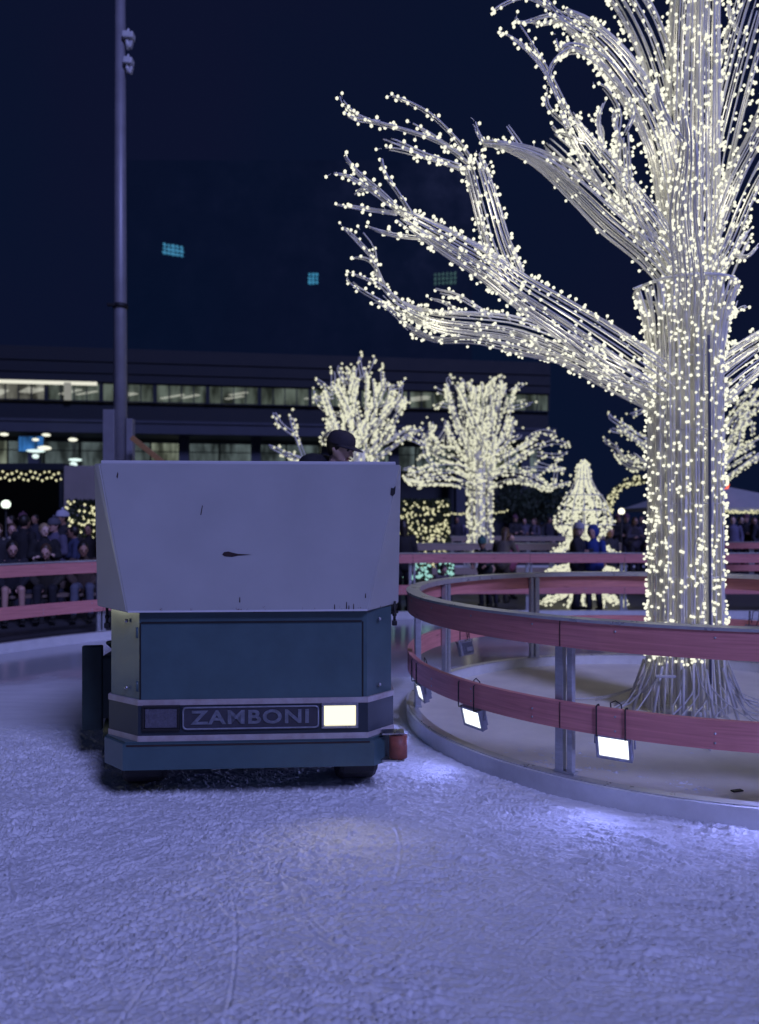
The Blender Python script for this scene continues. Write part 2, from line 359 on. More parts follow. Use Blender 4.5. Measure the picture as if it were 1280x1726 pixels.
def fence(name, label, path, posts, H=1.06, side=-1, group=None, screws=0, ctr=(0, 0), wood='wood'):
    """side: sign of the offset that faces the ice"""
    t = thing(name, label, 'fence', (ctr[0], ctr[1], 0), 0, group)
    path = [(p[0] - ctr[0], p[1] - ctr[1]) for p in path]
    s = side
    strip_obj('top_rail', [strip(path, s * .04, s * .0, H - .17, H - .018)], M[wood], t)
    strip_obj('lower_rail', [strip(path, s * .04, s * .0, .40, .555)], M[wood], t)
    strip_obj('rail_cap', [strip(path, s * .05, -s * .06, H - .017, H), strip(path, -s * .05, -s * .06, H - .045, H - .0172)], M['alu_cap'], t)
    strip_obj('kerb', [strip(path, s * .05, -s * .03, -.02, .115)], M['kerb_white'], t)
    strip_obj('kerb_trim', [strip(path, s * .03, -s * .035, .1155, .122)], M['alu_cap'], t)
    for (x, y, tx, ty) in posts:
        x -= ctr[0]; y -= ctr[1]
        an = math.atan2(ty, tx); b = MB()
        nx, ny = -ty, tx      # left normal
        for k, w in ((-1, .05), (1, .034)):
            cx = x + tx * k * .034 - s * nx * .035 * 1.0; cy = y + ty * k * .034 - s * ny * .035
            b.box((cx, cy, (.122 + H - .05) / 2), (w, .045, H - .05 - .122), (0, 0, an), .003)
        b.box((x - s * nx * .035, y - s * ny * .035, .13), (.13, .055, .012), (0, 0, an))
        b.build('post', M['alu'], t)
    if screws:
        for (x, y, tx, ty) in posts:
            x -= ctr[0]; y -= ctr[1]; nx, ny = -ty * s, tx * s
            for z, hh in ((H - .094, .149), (.4775, .152)): b = MB(); b.box((x + nx * .0396, y + ny * .0396, z), (.005, .004, hh), (0, 0, math.atan2(ty, tx))); b.build('board_joint', M['rust'], t)
    # screws through the boards
    if screws:
        b = MB(); b.cyl((0, 0, 0), (0, -.003, 0), .0065, 8); first = b.build('screw', M['chrome'], t); L = 0; cnt = 0
        for i in range(1, len(path)):
            a0 = np.array(path[i - 1]); a1 = np.array(path[i]); L += np.linalg.norm(a1 - a0)
            if L > screws:
                L = 0; tt = (a1 - a0) / np.linalg.norm(a1 - a0); nn = np.array([-tt[1], tt[0]]) * s; q = a1 + nn * .04
                for z in (H - .055 - .03 * (cnt % 3), .515 - .03 * (cnt % 2), .435):
                    o = first if cnt == 0 else first.copy()
                    if cnt: COL.objects.link(o); o.parent = t
                    cnt += 1
                    o.location = (q[0], q[1], z); o.rotation_euler = (0, 0, math.atan2(nn[1], nn[0]) + R(90))
                    if cnt >= 99: return t
    return t

def arc_posts(c, r, angs):
    return [(c[0] + r * math.cos(R(a)), c[1] + r * math.sin(R(a)), -math.sin(R(a)), math.cos(R(a))) for a in angs]
IC = (2.57, 6.2); IR = 2.30
isl = [(IC[0] + IR * math.cos(R(a)), IC[1] + IR * math.sin(R(a))) for a in np.linspace(0, 360, 145)]
fence('island_fence', 'round fence of red boards and white kerb circling the largest lit tree', isl,
      arc_posts(IC, IR, (113, 148, 182.5, 229.5, 276, 322, 5, 40, 76)), 1.045, -1, ctr=IC, screws=.42)
fl = MB(); fl.prism([(p[0] * .985 + IC[0] * .015, p[1] * .985 + IC[1] * .015) for p in isl[:-1]], -.05, .02)
M['mat_floor'] = mat('mat_floor', (.80, .77, .70), .75, var=.18, scale=2.5, bump=.15, bscale=25)
struct(fl.build('platform', M['mat_floor']))
# dark leaf-like scrap on the platform
b = MB(); c = P(1243, 1340, 4.45); b.box((c.x, c.y, .026), (.07, .03, .008), (0, 0, .3), .003); tag(b.build('scrap', M['black']), 'small dark scrap lying on the platform inside the round fence', 'litter')

path1 = [tuple(p) for p in rp]
ps = []
for px in (-150, 163, 380, 600, 702, 880, 1058, 1236, 1420):
    # where the ray meets the rink line
    k = (px - 640) / F; best = min(range(len(rp)), key=lambda i: abs(rp[i][0] - k * rp[i][1])); p = rp[best]; q = rp[min(best + 1, len(rp) - 1)]; o_ = rp[max(best - 1, 0)]
    d = q - o_; d = d / np.linalg.norm(d); ps.append((p[0], p[1], d[0], d[1]))
fence('rink_fence', 'long curved outer rink fence with pinkish boards behind the ice resurfacer', path1, ps, 1.09, -1, ctr=(1.5, 12.7), screws=.62)
def line_posts(a, b, step):
    a = np.array(a); b = np.array(b); L = np.linalg.norm(b - a); d = (b - a) / L
    return [(*(a + d * s_), d[0], d[1]) for s_ in np.arange(step / 2, L, step)]
def lin(a, b, n=24): return [tuple(np.array(a) + (np.array(b) - np.array(a)) * t) for t in np.linspace(0, 1, n)]
fence('rink_fence', 'straight fence in front of the middle lit tree, second row behind the rink', lin((-3, 17.2), (5.6, 17.6)), line_posts((-3, 17.2), (5.6, 17.6), 2.0), 1.12, -1, ctr=(1, 17.3), wood='wood_grey')
fence('rink_fence', 'farthest fence in a straight line behind the middle lit tree', lin((-4, 26), (24, 26)), line_posts((-4, 26), (24, 26), 2.6), 1.12, -1, ctr=(1, 26), wood='wood_grey')
fence('rink_fence', 'fence section at the right edge, just right of the largest lit tree trunk', lin((6.9, 18.5), (16, 19)), line_posts((6.9, 18.5), (16, 19), 1.5), 1.12, -1, ctr=(10, 18.6))

# ---------------------------------------------------------------- floodlights
def floodlight(label, loc, rz, tilt=14, on=True, energy=22, w=.20, h=.14, straps=True, group='floodlights on the fences', blend=.8, lcol=(.30, .34, 1.0)):
    """local -y is the beam direction; hangs from a strap over the rail"""
    t = thing('floodlight', label, 'floodlight', loc, rz, group)
    rot = Euler((R(tilt), 0, 0)).to_matrix().to_4x4()
    b = MB(); b.box((0, 0, 0), (w, .035, h), rot, .006)
    for i in range(7): b.box(rot @ Vector((-w * .36 + i * w * .12, .030, 0)), (.006, .028, h * .8), rot)
    b.box(rot @ Vector((0, .04, -h * .1)), (w * .5, .03, h * .3), rot, .004)
    for (dx, dz, ww, hh) in ((0, h / 2 - .008, w, .016), (0, -h / 2 + .008, w, .016), (-w / 2 + .008, 0, .016, h - .034), (w / 2 - .008, 0, .016, h - .034)):
        b.box(rot @ Vector((dx, -.021, dz)), (ww, .012, hh), rot)
    b.build('housing', M['flood_case'], t)
    b = MB(); b.box(rot @ Vector((0, -.0195, 0)), (w - .034, .004, h - .034), rot)
    b.build('lens', M['flood_lens'] if on else M['lens_off'], t)
    b = MB()
    b.tube([(-w / 2 - .012, 0, 0), (-w / 2 - .012, .0, h * .62), (w / 2 + .012, .0, h * .62), (w / 2 + .012, 0, 0)], .006, 6)
    b.build('bracket', M['flood_case'], t)
    if straps:
        b = MB(); z0 = h * .62
        for sx in (-w * .42, w * .38):
            b.tube([(sx, 0, z0 - .03), (sx, -.066, .060), (sx, -.067, .075), (sx, -.067, .224), (sx, -.05, .230), (sx, -.02, .229), (sx, -.013, .215), (sx, -.013, .06), (sx, 0, z0 - .03)], .0045, 5)
        b.tube([(0, .02, z0), (-.02, .02, .15), (-.03, .02, .235), (.0, .015, .252), (.03, .02, .235), (.04, .05, .12)], .004, 5)
        b.build('strap', M['black'], t)
    if on:
        L = bpy.data.lights.new('beam', 'SPOT'); L.energy = energy * .36; L.color = lcol; L.spot_size = R(150); L.spot_blend = blend; L.shadow_soft_size = .05
        lo = bpy.data.objects.new('beam', L); COL.objects.link(lo); lo.parent = t
        lo.location = rot @ Vector((0, -.045, 0)); lo.rotation_euler = Euler((-R(90 - tilt * .4), 0, 0))
    return t
def on_isl(a, r=IR - .02): return (IC[0] + r * math.cos(R(a)), IC[1] + r * math.sin(R(a)))
def flood_at(a, z, label, **k):
    x, y = on_isl(a); return floodlight(label, (x, y, z), R(a + 90), **k)
flood_at(237.0, .335, 'glowing floodlight under the lower board, right of the near fence post', energy=30, w=.2, h=.15)
flood_at(211.5, .315, 'glowing floodlight under the lower board, left of the near fence post', energy=30)
flood_at(190.5, .315, 'glowing floodlight seen edge on, at the left end of the round fence', energy=55)
flood_at(138, .315, 'dark back of a floodlight on the far side of the round fence', energy=50)
flood_at(52, .42, 'dark floodlight housing at the right edge, behind the largest lit tree', on=True, energy=20)
floodlight('added floodlight on the round fence, out of view past the right edge, aimed at the resurfacer', (2.25, 3.88, .33), R(-100), tilt=-8, energy=46, group='floodlights on the fences')  # unseen flood added to brighten the right facet of the snow tank
def rz_toward(x, y, tx, ty): return math.atan2(ty - y, tx - x) + R(90)
c = P(1227, 1003, 11.2)
floodlight('lit floodlight seen beside the largest tree trunk, in front of the rink fence', (c.x, 12.62, .55), R(0), tilt=10, energy=26, w=.16, h=.2)

floodlight('added floodlight on the outer rink fence, out of view past the left edge', (-6.95, 4.2, .62), R(78), tilt=2, energy=110, w=.3, h=.2, lcol=(.92, .95, .70))  # out-of-view flood added for warm light on the resurfacer's left corner
# ================================================================ light trees
def ico(r):
    t = (1 + 5 ** .5) / 2; v = np.array([(-1, t, 0), (1, t, 0), (-1, -t, 0), (1, -t, 0), (0, -1, t), (0, 1, t), (0, -1, -t), (0, 1, -t), (t, 0, -1), (t, 0, 1), (-t, 0, -1), (-t, 0, 1)], float)
    v = v / np.linalg.norm(v[0]) * r
    f = [(0, 11, 5), (0, 5, 1), (0, 1, 7), (0, 7, 10), (0, 10, 11), (1, 5, 9), (5, 11, 4), (11, 10, 2), (10, 7, 6), (7, 1, 8), (3, 9, 4), (3, 4, 2), (3, 2, 6), (3, 6, 8), (3, 8, 9), (4, 9, 5), (2, 4, 11), (6, 2, 10), (8, 6, 7), (9, 8, 1)]
    return v, f
def octa(r):
    v = np.array([(r, 0, 0), (-r, 0, 0), (0, r, 0), (0, -r, 0), (0, 0, r), (0, 0, -r)], float)
    return v, [(0, 2, 4), (2, 1, 4), (1, 3, 4), (3, 0, 4), (2, 0, 5), (1, 2, 5), (3, 1, 5), (0, 3, 5)]
NEARB = []
def bulbs_obj(pts, r, m, parent, hi=True, name='light_string', final=False):
    if not pts: return
    if hi and not final:
        NEARB.append((pts, r, m, parent)); return
    bv, bf = ico(r) if hi else octa(r * 1.15)
    V = []; Fs = []
    for p in pts:
        o = len(V); s = rnd.uniform(.85, 1.12); V.extend(((bv * s) + np.array(p)).tolist()); Fs.extend([tuple(i + o for i in f) for f in bf])
    o = raw_obj(name, V, Fs, m, parent, True); struct(o, 'stuff'); return o

def frames(C):
    T = np.gradient(C, axis=0); T /= np.linalg.norm(T, axis=1)[:, None] + 1e-9
    U = np.zeros_like(C); a = np.array([0, 1, 0.]); u = np.cross(T[0], a); 
    if np.linalg.norm(u) < .2: u = np.cross(T[0], [1, 0, 0.])
    u /= np.linalg.norm(u)
    for i in range(len(C)):
        u = u - T[i] * u.dot(T[i]); u /= np.linalg.norm(u); U[i] = u
    return T, U, np.cross(T, U)

def bundle(mb, C, rad, nrod, rr, wob=.05, sides=5, stagger=.25, ring=0, inner=0, flat=1.0):
    """nrod thin rods running along centreline C, spaced round a radius that shrinks along it"""
    n = len(C); T, U, V = frames(C); rods = []
    for k in range(nrod + inner):
        inn = k >= nrod; th0 = 2 * math.pi * (k + rnd.uniform(-.25, .25)) / max(1, nrod); ph = rnd.uniform(0, 6.28); tw = rnd.uniform(-.12, .12)
        end = int(n * (1 - rnd.uniform(0, stagger))); end = max(4, end); f0 = rnd.uniform(.2, .7) if inn else 1
        path = []
        for i in range(end):
            t = i / (n - 1); th = th0 + tw * t; r_ = rad[i] * f0 * (1 + wob * math.sin(5 * t + ph))
            path.append(C[i] + (U[i] * math.cos(th) + V[i] * math.sin(th)) * r_)
        rods.append(np.array(path)); mb.tube(path, rr * rnd.uniform(.8, 1.15), sides)
    if ring:
        for i in range(ring, n - 2, ring):
            th = np.linspace(0, 2 * math.pi, 13)
            mb.tube([C[i] + (U[i] * math.cos(a) + V[i] * math.sin(a)) * (rad[i] * 1.0 + .002) for a in th], rr * .6, 4)
    return rods
def scatter(rods, C, count, r_bulb, stem, mb, skip=0.0, sides=4, jit=.6):
    out = []
    lens = np.array([len(r) for r in rods], float)
    if lens.sum() == 0: return out
    for _ in range(count):
        k = rnd.choices(range(len(rods)), weights=lens)[0]; rod = rods[k]
        u = rnd.uniform(skip, 1) * (len(rod) - 1.001); i = int(u); p = rod[i] + (rod[i + 1] - rod[i]) * (u - i)
        c = C[min(i, len(C) - 1)]; d = p - c; L = np.linalg.norm(d)
        d = d / L if L > 1e-4 else np.array([0, 0, 1.]); d = d + np.array([rnd.uniform(-1, 1) for _ in range(3)]) * jit
        d /= np.linalg.norm(d) + 1e-9; q = p + d * stem * rnd.uniform(.7, 1.4)
        if mb is not None: mb.tube([p, q], stem * .09, sides, False)
        out.append(q)
    return out

def px_path(spec, D0, n):
    """spec: (px, py, r_px, ddepth)"""
    pts = []; rr = []
    for s in spec:
        d = D0 + s[3]; p = P(s[0], s[1], d); pts.append(tuple(p)); rr.append(s[2] / F * d)
    return catmull(pts, n), np.interp(np.linspace(0, len(rr) - 1, n), range(len(rr)), rr)

# ---- the big tree, branch by branch
TD = 6.4
tree = thing('light_tree', 'largest tree of white rods wrapped in warm bulbs inside the round fence', 'light sculpture', (2.58, TD, 0.02), 0, 'lit rod trees on the rink')
def tchild(mb, name, m, par=None, ctr=None, root=None):
    root = root or tree; loc = Vector(root.location)
    mb.v = [tuple(Vector(v) - loc) for v in mb.v]; return mb.build(name, m, par or root)
def add_branch(root, spec, nrod, rr, bulbs, twigs=(), n=26, D0=TD, rb=.0145, stem=.032, mats=('frame_white', 'bulb'), stagger=.22, ring=0, sides=5, hi=True, inner=0, skip=0, dense_tw=26, stems=True):
    mb = MB(); C, rad = px_path(spec, D0, n)
    if hi: rad = rad * .86; nrod = int(nrod * 1.35); rr = rr * .64; inner = inner + 1
    rods = bundle(mb, C, rad, nrod, rr, sides=sides, stagger=stagger, ring=ring, inner=inner)
    pts = scatter(rods, C, bulbs, rb, stem, mb if stems else None, skip)
    for tw in twigs:
        tw = [tuple(t) + (0,) * (3 - len(t)) for t in tw]
        C2, r2 = px_path([(a, b_, 4.0 if i < len(tw) - 1 else 1, d) for i, (a, b_, d) in enumerate(tw)], D0, 12)
        L = np.linalg.norm(np.diff(C2, axis=0), axis=1).sum()
        rods2 = bundle(mb, C2, r2 * .75, 3 if sides > 4 else 2, rr, sides=sides, stagger=.3)
        C3 = C2 + np.array([0, 0, .0001]); pts += scatter([C2] + rods2, C3, max(3, int(L * dense_tw * (1 if bulbs else .0))), rb, stem, mb if stems else None, 0, 4, 1.0)
        if not bulbs and stems: scatter([C2], C3, int(L * 22), rb, stem, mb, 0, 4, 1.0)
    o = tchild(mb, 'branch', M[mats[0]], None, None, root)
    loc = np.array(root.location); bulbs_obj([p - loc for p in pts], rb, M[mats[1]], o, hi)
    return o

# trunk: outer cage of rods, inner column, hoops, bulbs
mb = MB(); zs = np.linspace(.03, 3.56, 30)
def trad(z): return float(np.interp(z, [0, .35, .6, 1, 2.6, 3.0, 3.3, 3.56], [.335, .315, .298, .292, .292, .288, .325, .405]))
cx, cy = 2.58, TD; rods = []
for k in range(44):
    a = 2 * math.pi * k / 44 + rnd.uniform(-.05, .05); ph = rnd.uniform(0, 6)
    p = np.array([(cx + (trad(z) + .008 * math.sin(z * 2 + ph)) * math.cos(a + .05 * math.sin(z + ph)), cy + (trad(z) + .008 * math.sin(z * 2 + ph)) * math.sin(a + .05 * math.sin(z + ph)), z) for z in zs])
    rods.append(p); mb.tube(p, rnd.uniform(.006, .010), 5)
inner_rods = []
for k in range(54):
    a = rnd.uniform(0, 6.28); rr_ = rnd.uniform(.10, .29); p = [(cx + rr_ * math.cos(a), cy + rr_ * math.sin(a), z) for z in (.05, 1.2, 2.4, 3.6)]
    mb.tube(p, rnd.uniform(.008, .014), 5); inner_rods.append(np.array(catmull(p, 30)))
for z in (.55, 1.15, 1.75, 2.35, 2.95): mb.tube([(cx + (trad(z) - .012) * math.cos(a), cy + (trad(z) - .012) * math.sin(a), z) for a in np.linspace(0, 2 * math.pi, 25)], .006, 4)
z = 3.56; mb.tube([(cx + .408 * math.cos(a), cy + .408 * math.sin(a), z) for a in np.linspace(0, 2 * math.pi, 25)], .014, 6)
mb.tube([(cx - .40, cy - .1, 3.565), (cx - .48, cy - .12, 3.53)], .01, 5)
mb.cyl((cx, cy, 0.0), (cx, cy, 3.6), .085, 16)
Cc = np.array([(cx, cy, z) for z in zs])
pts = []
for p in rods: pts += []
pts = scatter(rods, Cc, 1150, .0145, .03, mb, .12, 4, .7) + scatter(inner_rods, Cc, 450, .0145, .03, mb, .1, 4, .7)
tr = tchild(mb, 'trunk', M['frame_white'])
loc = np.array(tree.location); bulbs_obj([p - loc for p in pts], .0145, M['bulb'], tr)
# dark blue-grey cable running down the trunk
b = MB(); b.tube([(cx + .075, cy - .312, .3), (cx + .07, cy - .312, 1.2), (cx + .068, cy - .312, 2.4), (cx + .06, cy - .31, 3.1)], .011, 6)
M['cable_dark'] = mat('cable_dark', (.12, .13, .20), .5, var=.2)
tchild(b, 'power_cable', M['cable_dark'])
# splayed feet and cables on the platform
b = MB()
for k in range(30):
    a = rnd.uniform(0, 6.28); r0 = rnd.uniform(.2, .35); r1 = rnd.uniform(.5, 1.25); z0 = rnd.uniform(.3, .6); a1 = a + rnd.uniform(-.5, .5); a2 = a1 + rnd.uniform(-.3, .3); lp = rnd.uniform(0, .16)
    q = [(cx + r0 * math.cos(a), cy + r0 * math.sin(a), z0), (cx + (r0 + .1) * math.cos(a), cy + (r0 + .1) * math.sin(a), z0 * .45 + .03),
         (cx + (r0 + r1) * .5 * math.cos(a1), cy + (r0 + r1) * .5 * math.sin(a1), .03 + lp * .6), (cx + r1 * math.cos(a2), cy + r1 * math.sin(a2), .032)]
    b.tube(catmull(q, 10), rnd.uniform(.004, .008), 5)
tchild(b, 'cable_tangle', M['cable_white'])
b = MB()
for k in range(12):
    a = 2 * math.pi * k / 12 + .1; q0 = Vector((cx + .33 * math.cos(a), cy + .33 * math.sin(a), .42)); q1 = Vector((cx + .46 * math.cos(a), cy + .46 * math.sin(a), .02))
    b.tube([q0, q1], .012, 6); b.box((q1.x, q1.y, .012), (.1, .1, .012), (0, 0, a), .002)
b.box((cx - .28, cy - .30, .36), (.16, .03, .02), (0, 0, -.1), .003)
b.cyl((cx, cy, 0.0), (cx, cy, .07), .3, 20)
tchild(b, 'foot_frame', M['cable_white'])

A = lambda *a, **k: add_branch(tree, *a, **k)
A([(1125, 660, 46, 0), (1040, 598, 44, -.1), (960, 543, 37, -.25), (880, 492, 31, -.35), (820, 448, 27, -.4), (760, 412, 24, -.45), (700, 376, 16, -.5), (668, 358, 9, -.5)], 16, .0095, 330,
  [[(690, 370, -.5), (645, 325, -.5), (603, 290, -.55), (574, 252, -.6)], [(680, 362, -.5), (628, 322, -.5), (585, 297, -.6), (535, 291, -.65)], [(670, 360, -.5), (615, 352, -.45), (558, 343, -.4)],
   [(705, 375, -.5), (672, 325, -.6), (650, 292, -.65), (642, 258, -.7)], [(715, 402, -.4), (660, 395, -.3), (600, 376, -.2)], [(640, 322, -.5), (612, 318, -.5), (595, 330, -.5)]], inner=3)
A([(862, 468, 27, -.38), (838, 410, 26, -.38), (820, 345, 25, -.4), (803, 285, 22, -.4), (795, 270, 20, -.4)], 12, .0095, 130,
  [[(800, 275, -.4), (775, 240, -.4), (730, 195, -.45), (690, 172, -.5), (645, 155, -.5)], [(790, 275, -.4), (740, 238, -.4), (675, 216, -.45), (610, 198, -.5), (580, 172, -.5), (572, 152, -.55)],
   [(788, 288, -.4), (730, 268, -.3), (672, 252, -.3), (642, 250, -.3)], [(780, 262, -.4), (725, 226, -.3), (690, 205, -.3)], [(775, 280, -.4), (720, 262, -.4), (665, 238, -.4), (640, 232, -.4)], [(640, 205, -.45), (600, 200, -.5), (574, 185, -.5)]])
A([(1120, 672, 34, 0), (1035, 632, 32, .1), (950, 588, 29, .2), (870, 558, 27, .25), (800, 548, 25, .3), (745, 542, 21, .3), (705, 530, 14, .3), (668, 510, 8, .3), (640, 488, 4, .3)], 14, .0095, 270,
  [[(712, 530, .3), (660, 500, .35), (636, 462, .4), (630, 420, .4), (600, 378, .45)], [(700, 540, .3), (650, 512, .3), (600, 482, .3), (572, 450, .3)], [(672, 506, .3), (640, 480, .25), (592, 460, .25)],
   [(830, 535, .2), (775, 500, .1), (740, 490, .05), (708, 478, 0)], [(770, 522, .1), (745, 508, .1), (716, 502, .1)], [(634, 440, .4), (605, 408, .4), (574, 378, .4)], [(648, 480, .35), (625, 440, .3), (585, 432, .3)]], inner=2)
A([(1090, 655, 14, -.1), (1020, 636, 12, -.1), (950, 607, 9, -.05), (880, 592, 7, 0), (805, 574, 6, .05), (735, 572, 5, .1), (690, 552, 4, .1), (660, 528, 3, .1)], 4, .0095, 90, [[(690, 555, .1), (655, 520, .1), (620, 505, .1)], [(930, 600, 0), (890, 570, 0), (850, 555, 0)]], stagger=.5)
A([(1142, 478, 27, 0), (1096, 424, 28, -.05), (1030, 368, 30, -.1), (970, 312, 25, -.15), (910, 268, 16, -.2), (850, 245, 7, -.25), (805, 240, 3, -.3)], 13, .0095, 60, [], skip=0.02, stagger=.12)
A([(985, 305, 22, -.1), (955, 268, 21, -.1), (925, 240, 20, -.1)], 9, .0095, 8, [], stagger=0, n=8)
A([(885, 256, 4, -.2), (865, 225, 3, -.2), (843, 195, 2, -.2)], 2, .0095, 0, [[(815, 240, -.3), (805, 222, -.3), (800, 202, -.3)], [(860, 246, -.2), (830, 240, -.2), (800, 258, -.3)]], n=8)
A([(1146, 455, 26, 0), (1088, 372, 28, -.1), (1022, 292, 28, -.2), (978, 232, 19, -.3), (948, 178, 9, -.35)], 13, .0095, 260,
  [[(950, 185, -.35), (915, 115, -.35), (870, 68, -.4), (825, 50, -.4)], [(965, 200, -.3), (930, 130, -.3), (900, 80, -.3), (868, 30, -.3)], [(990, 240, -.3), (945, 225, -.3), (925, 205, -.3)], [(1010, 260, -.2), (1015, 220, -.2), (990, 190, -.2)], [(960, 215, -.3), (925, 180, -.3), (922, 140, -.3)]])
A([(1092, 410, 17, -.1), (1058, 335, 16, -.2), (1050, 265, 14, -.25), (1050, 218, 11, -.3)], 8, .0095, 70,
  [[(1040, 235, -.3), (1045, 190, -.3), (1022, 150, -.35), (1000, 138, -.35)], [(1055, 225, -.3), (1070, 190, -.3), (1060, 150, -.35)], [(1018, 255, -.3), (1010, 200, -.3), (1025, 160, -.3)], [(1050, 250, -.3), (1035, 200, -.3), (1045, 175, -.3)]])
A([(1142, 430, 26, 0), (1128, 310, 25, 0), (1100, 205, 28, -.05), (1042, 112, 30, -.1), (985, 52, 22, -.15), (925, 14, 9, -.2)], 15, .0095, 330,
  [[(930, 15, -.2), (885, -5, -.2), (840, 12, -.25), (826, 30, -.25)], [(985, 45, -.2), (930, 25, -.2), (880, 38, -.2), (868, 25, -.2)], [(960, 30, -.2), (915, 40, -.1), (880, 35, -.1)], [(1000, 60, -.2), (950, 30, -.3), (905, -20, -.3)]], inner=2)
A([(1105, 260, 14, -.1), (1065, 165, 13, -.2), (1010, 100, 10, -.3), (960, 78, 6, -.35), (935, 100, 3, -.4)], 5, .0095, 70, [[(985, 85, -.3), (945, 85, -.3), (935, 50, -.3)], [(960, 78, -.35), (930, 112, -.35), (925, 150, -.3)]])
A([(1150, 320, 26, .1), (1128, 170, 28, .1), (1085, 40, 30, .1), (1020, -60, 26, .1), (960, -130, 14, .1)], 14, .0095, 250, [[(1020, -60, .1), (960, -90, .1), (900, -60, .1)]])
A([(1165, 500, 52, 0), (1166, 330, 50, 0), (1168, 160, 48, 0), (1172, 0, 44, 0), (1180, -140, 34, 0)], 24, .0105, 720, [], inner=14, stagger=.1)
A([(1184, 462, 26, -.05), (1212, 405, 32, -.1), (1250, 310, 34, -.15), (1305, 205, 36, -.2), (1350, 80, 34, -.2)], 14, .0095, 260, [[(1300, 210, -.2), (1345, 180, -.2), (1390, 120, -.2)]], inner=2)
A([(1185, 420, 28, .1), (1200, 300, 30, .1), (1228, 170, 33, .1), (1262, 40, 35, .1), (1300, -80, 30, .1)], 14, .0095, 260, [[(1250, 60, .1), (1232, 30, 0), (1225, -20, 0)]], inner=2)
A([(1195, 660, 40, 0), (1262, 606, 37, 0), (1340, 560, 34, 0), (1440, 505, 28, 0), (1540, 440, 14, 0)], 16, .0095, 240, [[(1440, 505, 0), (1500, 520, 0), (1560, 500, 0)], [(1440, 500, 0), (1480, 430, 0), (1470, 370, 0)]], inner=3)
A([(1205, 590, 8, .2), (1226, 545, 6, .2), (1245, 490, 4, .2)], 3, .0095, 26, [[(1225, 540, .2), (1250, 520, .2), (1262, 516, .2)]], n=8)
A([(1195, 530, 16, .1), (1225, 460, 14, .1), (1252, 410, 9, .1), (1275, 375, 4, .1)], 5, .0095, 50, [[(1240, 430, .1), (1262, 430, 0), (1285, 405, 0)]], n=12)
# limbs that come towards and away from the photographer
A([(1150, 560, 30, -.1), (1160, 470, 28, -.5), (1150, 360, 24, -.9), (1160, 250, 16, -1.2), (1150, 150, 6, -1.4)], 9, .0095, 110, [[(1160, 250, -1.2), (1120, 190, -1.4), (1100, 120, -1.5)]], n=18)
A([(1170, 620, 34, .2), (1190, 560, 30, .9), (1180, 500, 24, 1.5), (1200, 430, 12, 2.0)], 10, .0095, 120, [[(1190, 450, 1.9), (1230, 400, 2.2), (1240, 350, 2.4)]], n=18)

# the hundred bulbs nearest the camera are bulbs of their own, the rest hang on their branch's string
loc = np.array(tree.location); allb = []
for gi, (pts, r, m, par) in enumerate(NEARB):
    for pi, p in enumerate(pts):
        q = np.array(p) + loc; u = 640 + F * q[0] / q[1]; v_ = HY - F * (q[2] - CZ) / q[1]
        if 0 < u < 1280 and 0 < v_ < 1010 and q[1] < TD + .2: allb.append((q[1], gi, pi))
allb.sort(); pick = set((g, p) for _, g, p in allb[:100])
bv, bf = ico(.0145); bme = bpy.data.meshes.new('bulb'); bme.from_pydata(bv.tolist(), [], bf); bme.polygons.foreach_set('use_smooth', [True] * len(bf)); bme.materials.append(M['bulb'])
for gi, (pts, r, m, par) in enumerate(NEARB):
    bulbs_obj([p for pi, p in enumerate(pts) if (gi, pi) not in pick], r, m, par, True, 'light_string', True)
    for pi, p in enumerate(pts):
        if (gi, pi) in pick: o = bpy.data.objects.new('bulb', bme); COL.objects.link(o); o.parent = par; o.location = p
for (px_, py_, d) in ((1156, 1120, 6.4), (1156, 1000, 6.4), (1156, 880, 6.4), (1156, 760, 6.4), (1156, 640, 6.4), (1160, 520, 6.4), (1166, 380, 6.4), (1168, 220, 6.4), (1172, 60, 6.4), (1040, 600, 6.3), (950, 540, 6.2), (850, 470, 6.0), (820, 350, 6.0), (740, 545, 6.7), (700, 375, 5.9), (1050, 350, 6.3), (980, 240, 6.1), (1100, 250, 6.35), (1040, 110, 6.3), (1240, 330, 6.25), (1215, 170, 6.5), (1270, 600, 6.4)):
    L = bpy.data.lights.new('rod_fill_light', 'POINT'); L.energy = 8.0 if px_ == 1156 else 2.2; L.color = (1, .96, .80); L.shadow_soft_size = .12  # fill lights added inside trunk and limbs to brighten the rods
    lo = bpy.data.objects.new('rod_fill_light', L); COL.objects.link(lo); lo.parent = tree; lo.location = P(px_, py_, d) - tree.location

# ---- the smaller looking trees farther off
def far_tree(label, D0, base_px, r_px, top_py, specs, trunk_b, m='bulb_far', rb=.03, group='lit rod trees on the rink'):
    t = thing('light_tree', label, 'light sculpture', ((base_px - 640) / F * D0, D0, .05), 0, group)
    mb = MB(); base = P(base_px, HY, D0); r = r_px / F * D0; zt = P(base_px, top_py, D0).z
    C = np.array([(base.x, D0, z) for z in np.linspace(.06, zt, 16)]); rad = np.interp(np.linspace(0, 1, 16), [0, .1, .8, 1], [r * 1.15, r, r, r * 1.25])
    rods = bundle(mb, C, rad, 18, .014, sides=4, stagger=0, inner=6)
    pts = scatter(rods, C, trunk_b, rb, .05, None, .18)
    mb.cyl((base.x, D0, .02), (base.x, D0, zt), r * .45, 10); mb.cyl((base.x, D0, 0.0), (base.x, D0, .08), r * 1.3, 14)
    o = tchild(mb, 'trunk', M['frame_white'], None, None, t); loc = np.array(t.location); bulbs_obj([p - loc for p in pts], rb, M[m], o, False)
    for sp, nb, tw in specs:
        add_branch(t, sp, 6, .014, nb, tw, n=14, D0=D0, rb=rb, stem=.05, mats=('frame_white', m), sides=4, hi=False, dense_tw=14, stems=False)
    return t
def tw(*p): return list(p)
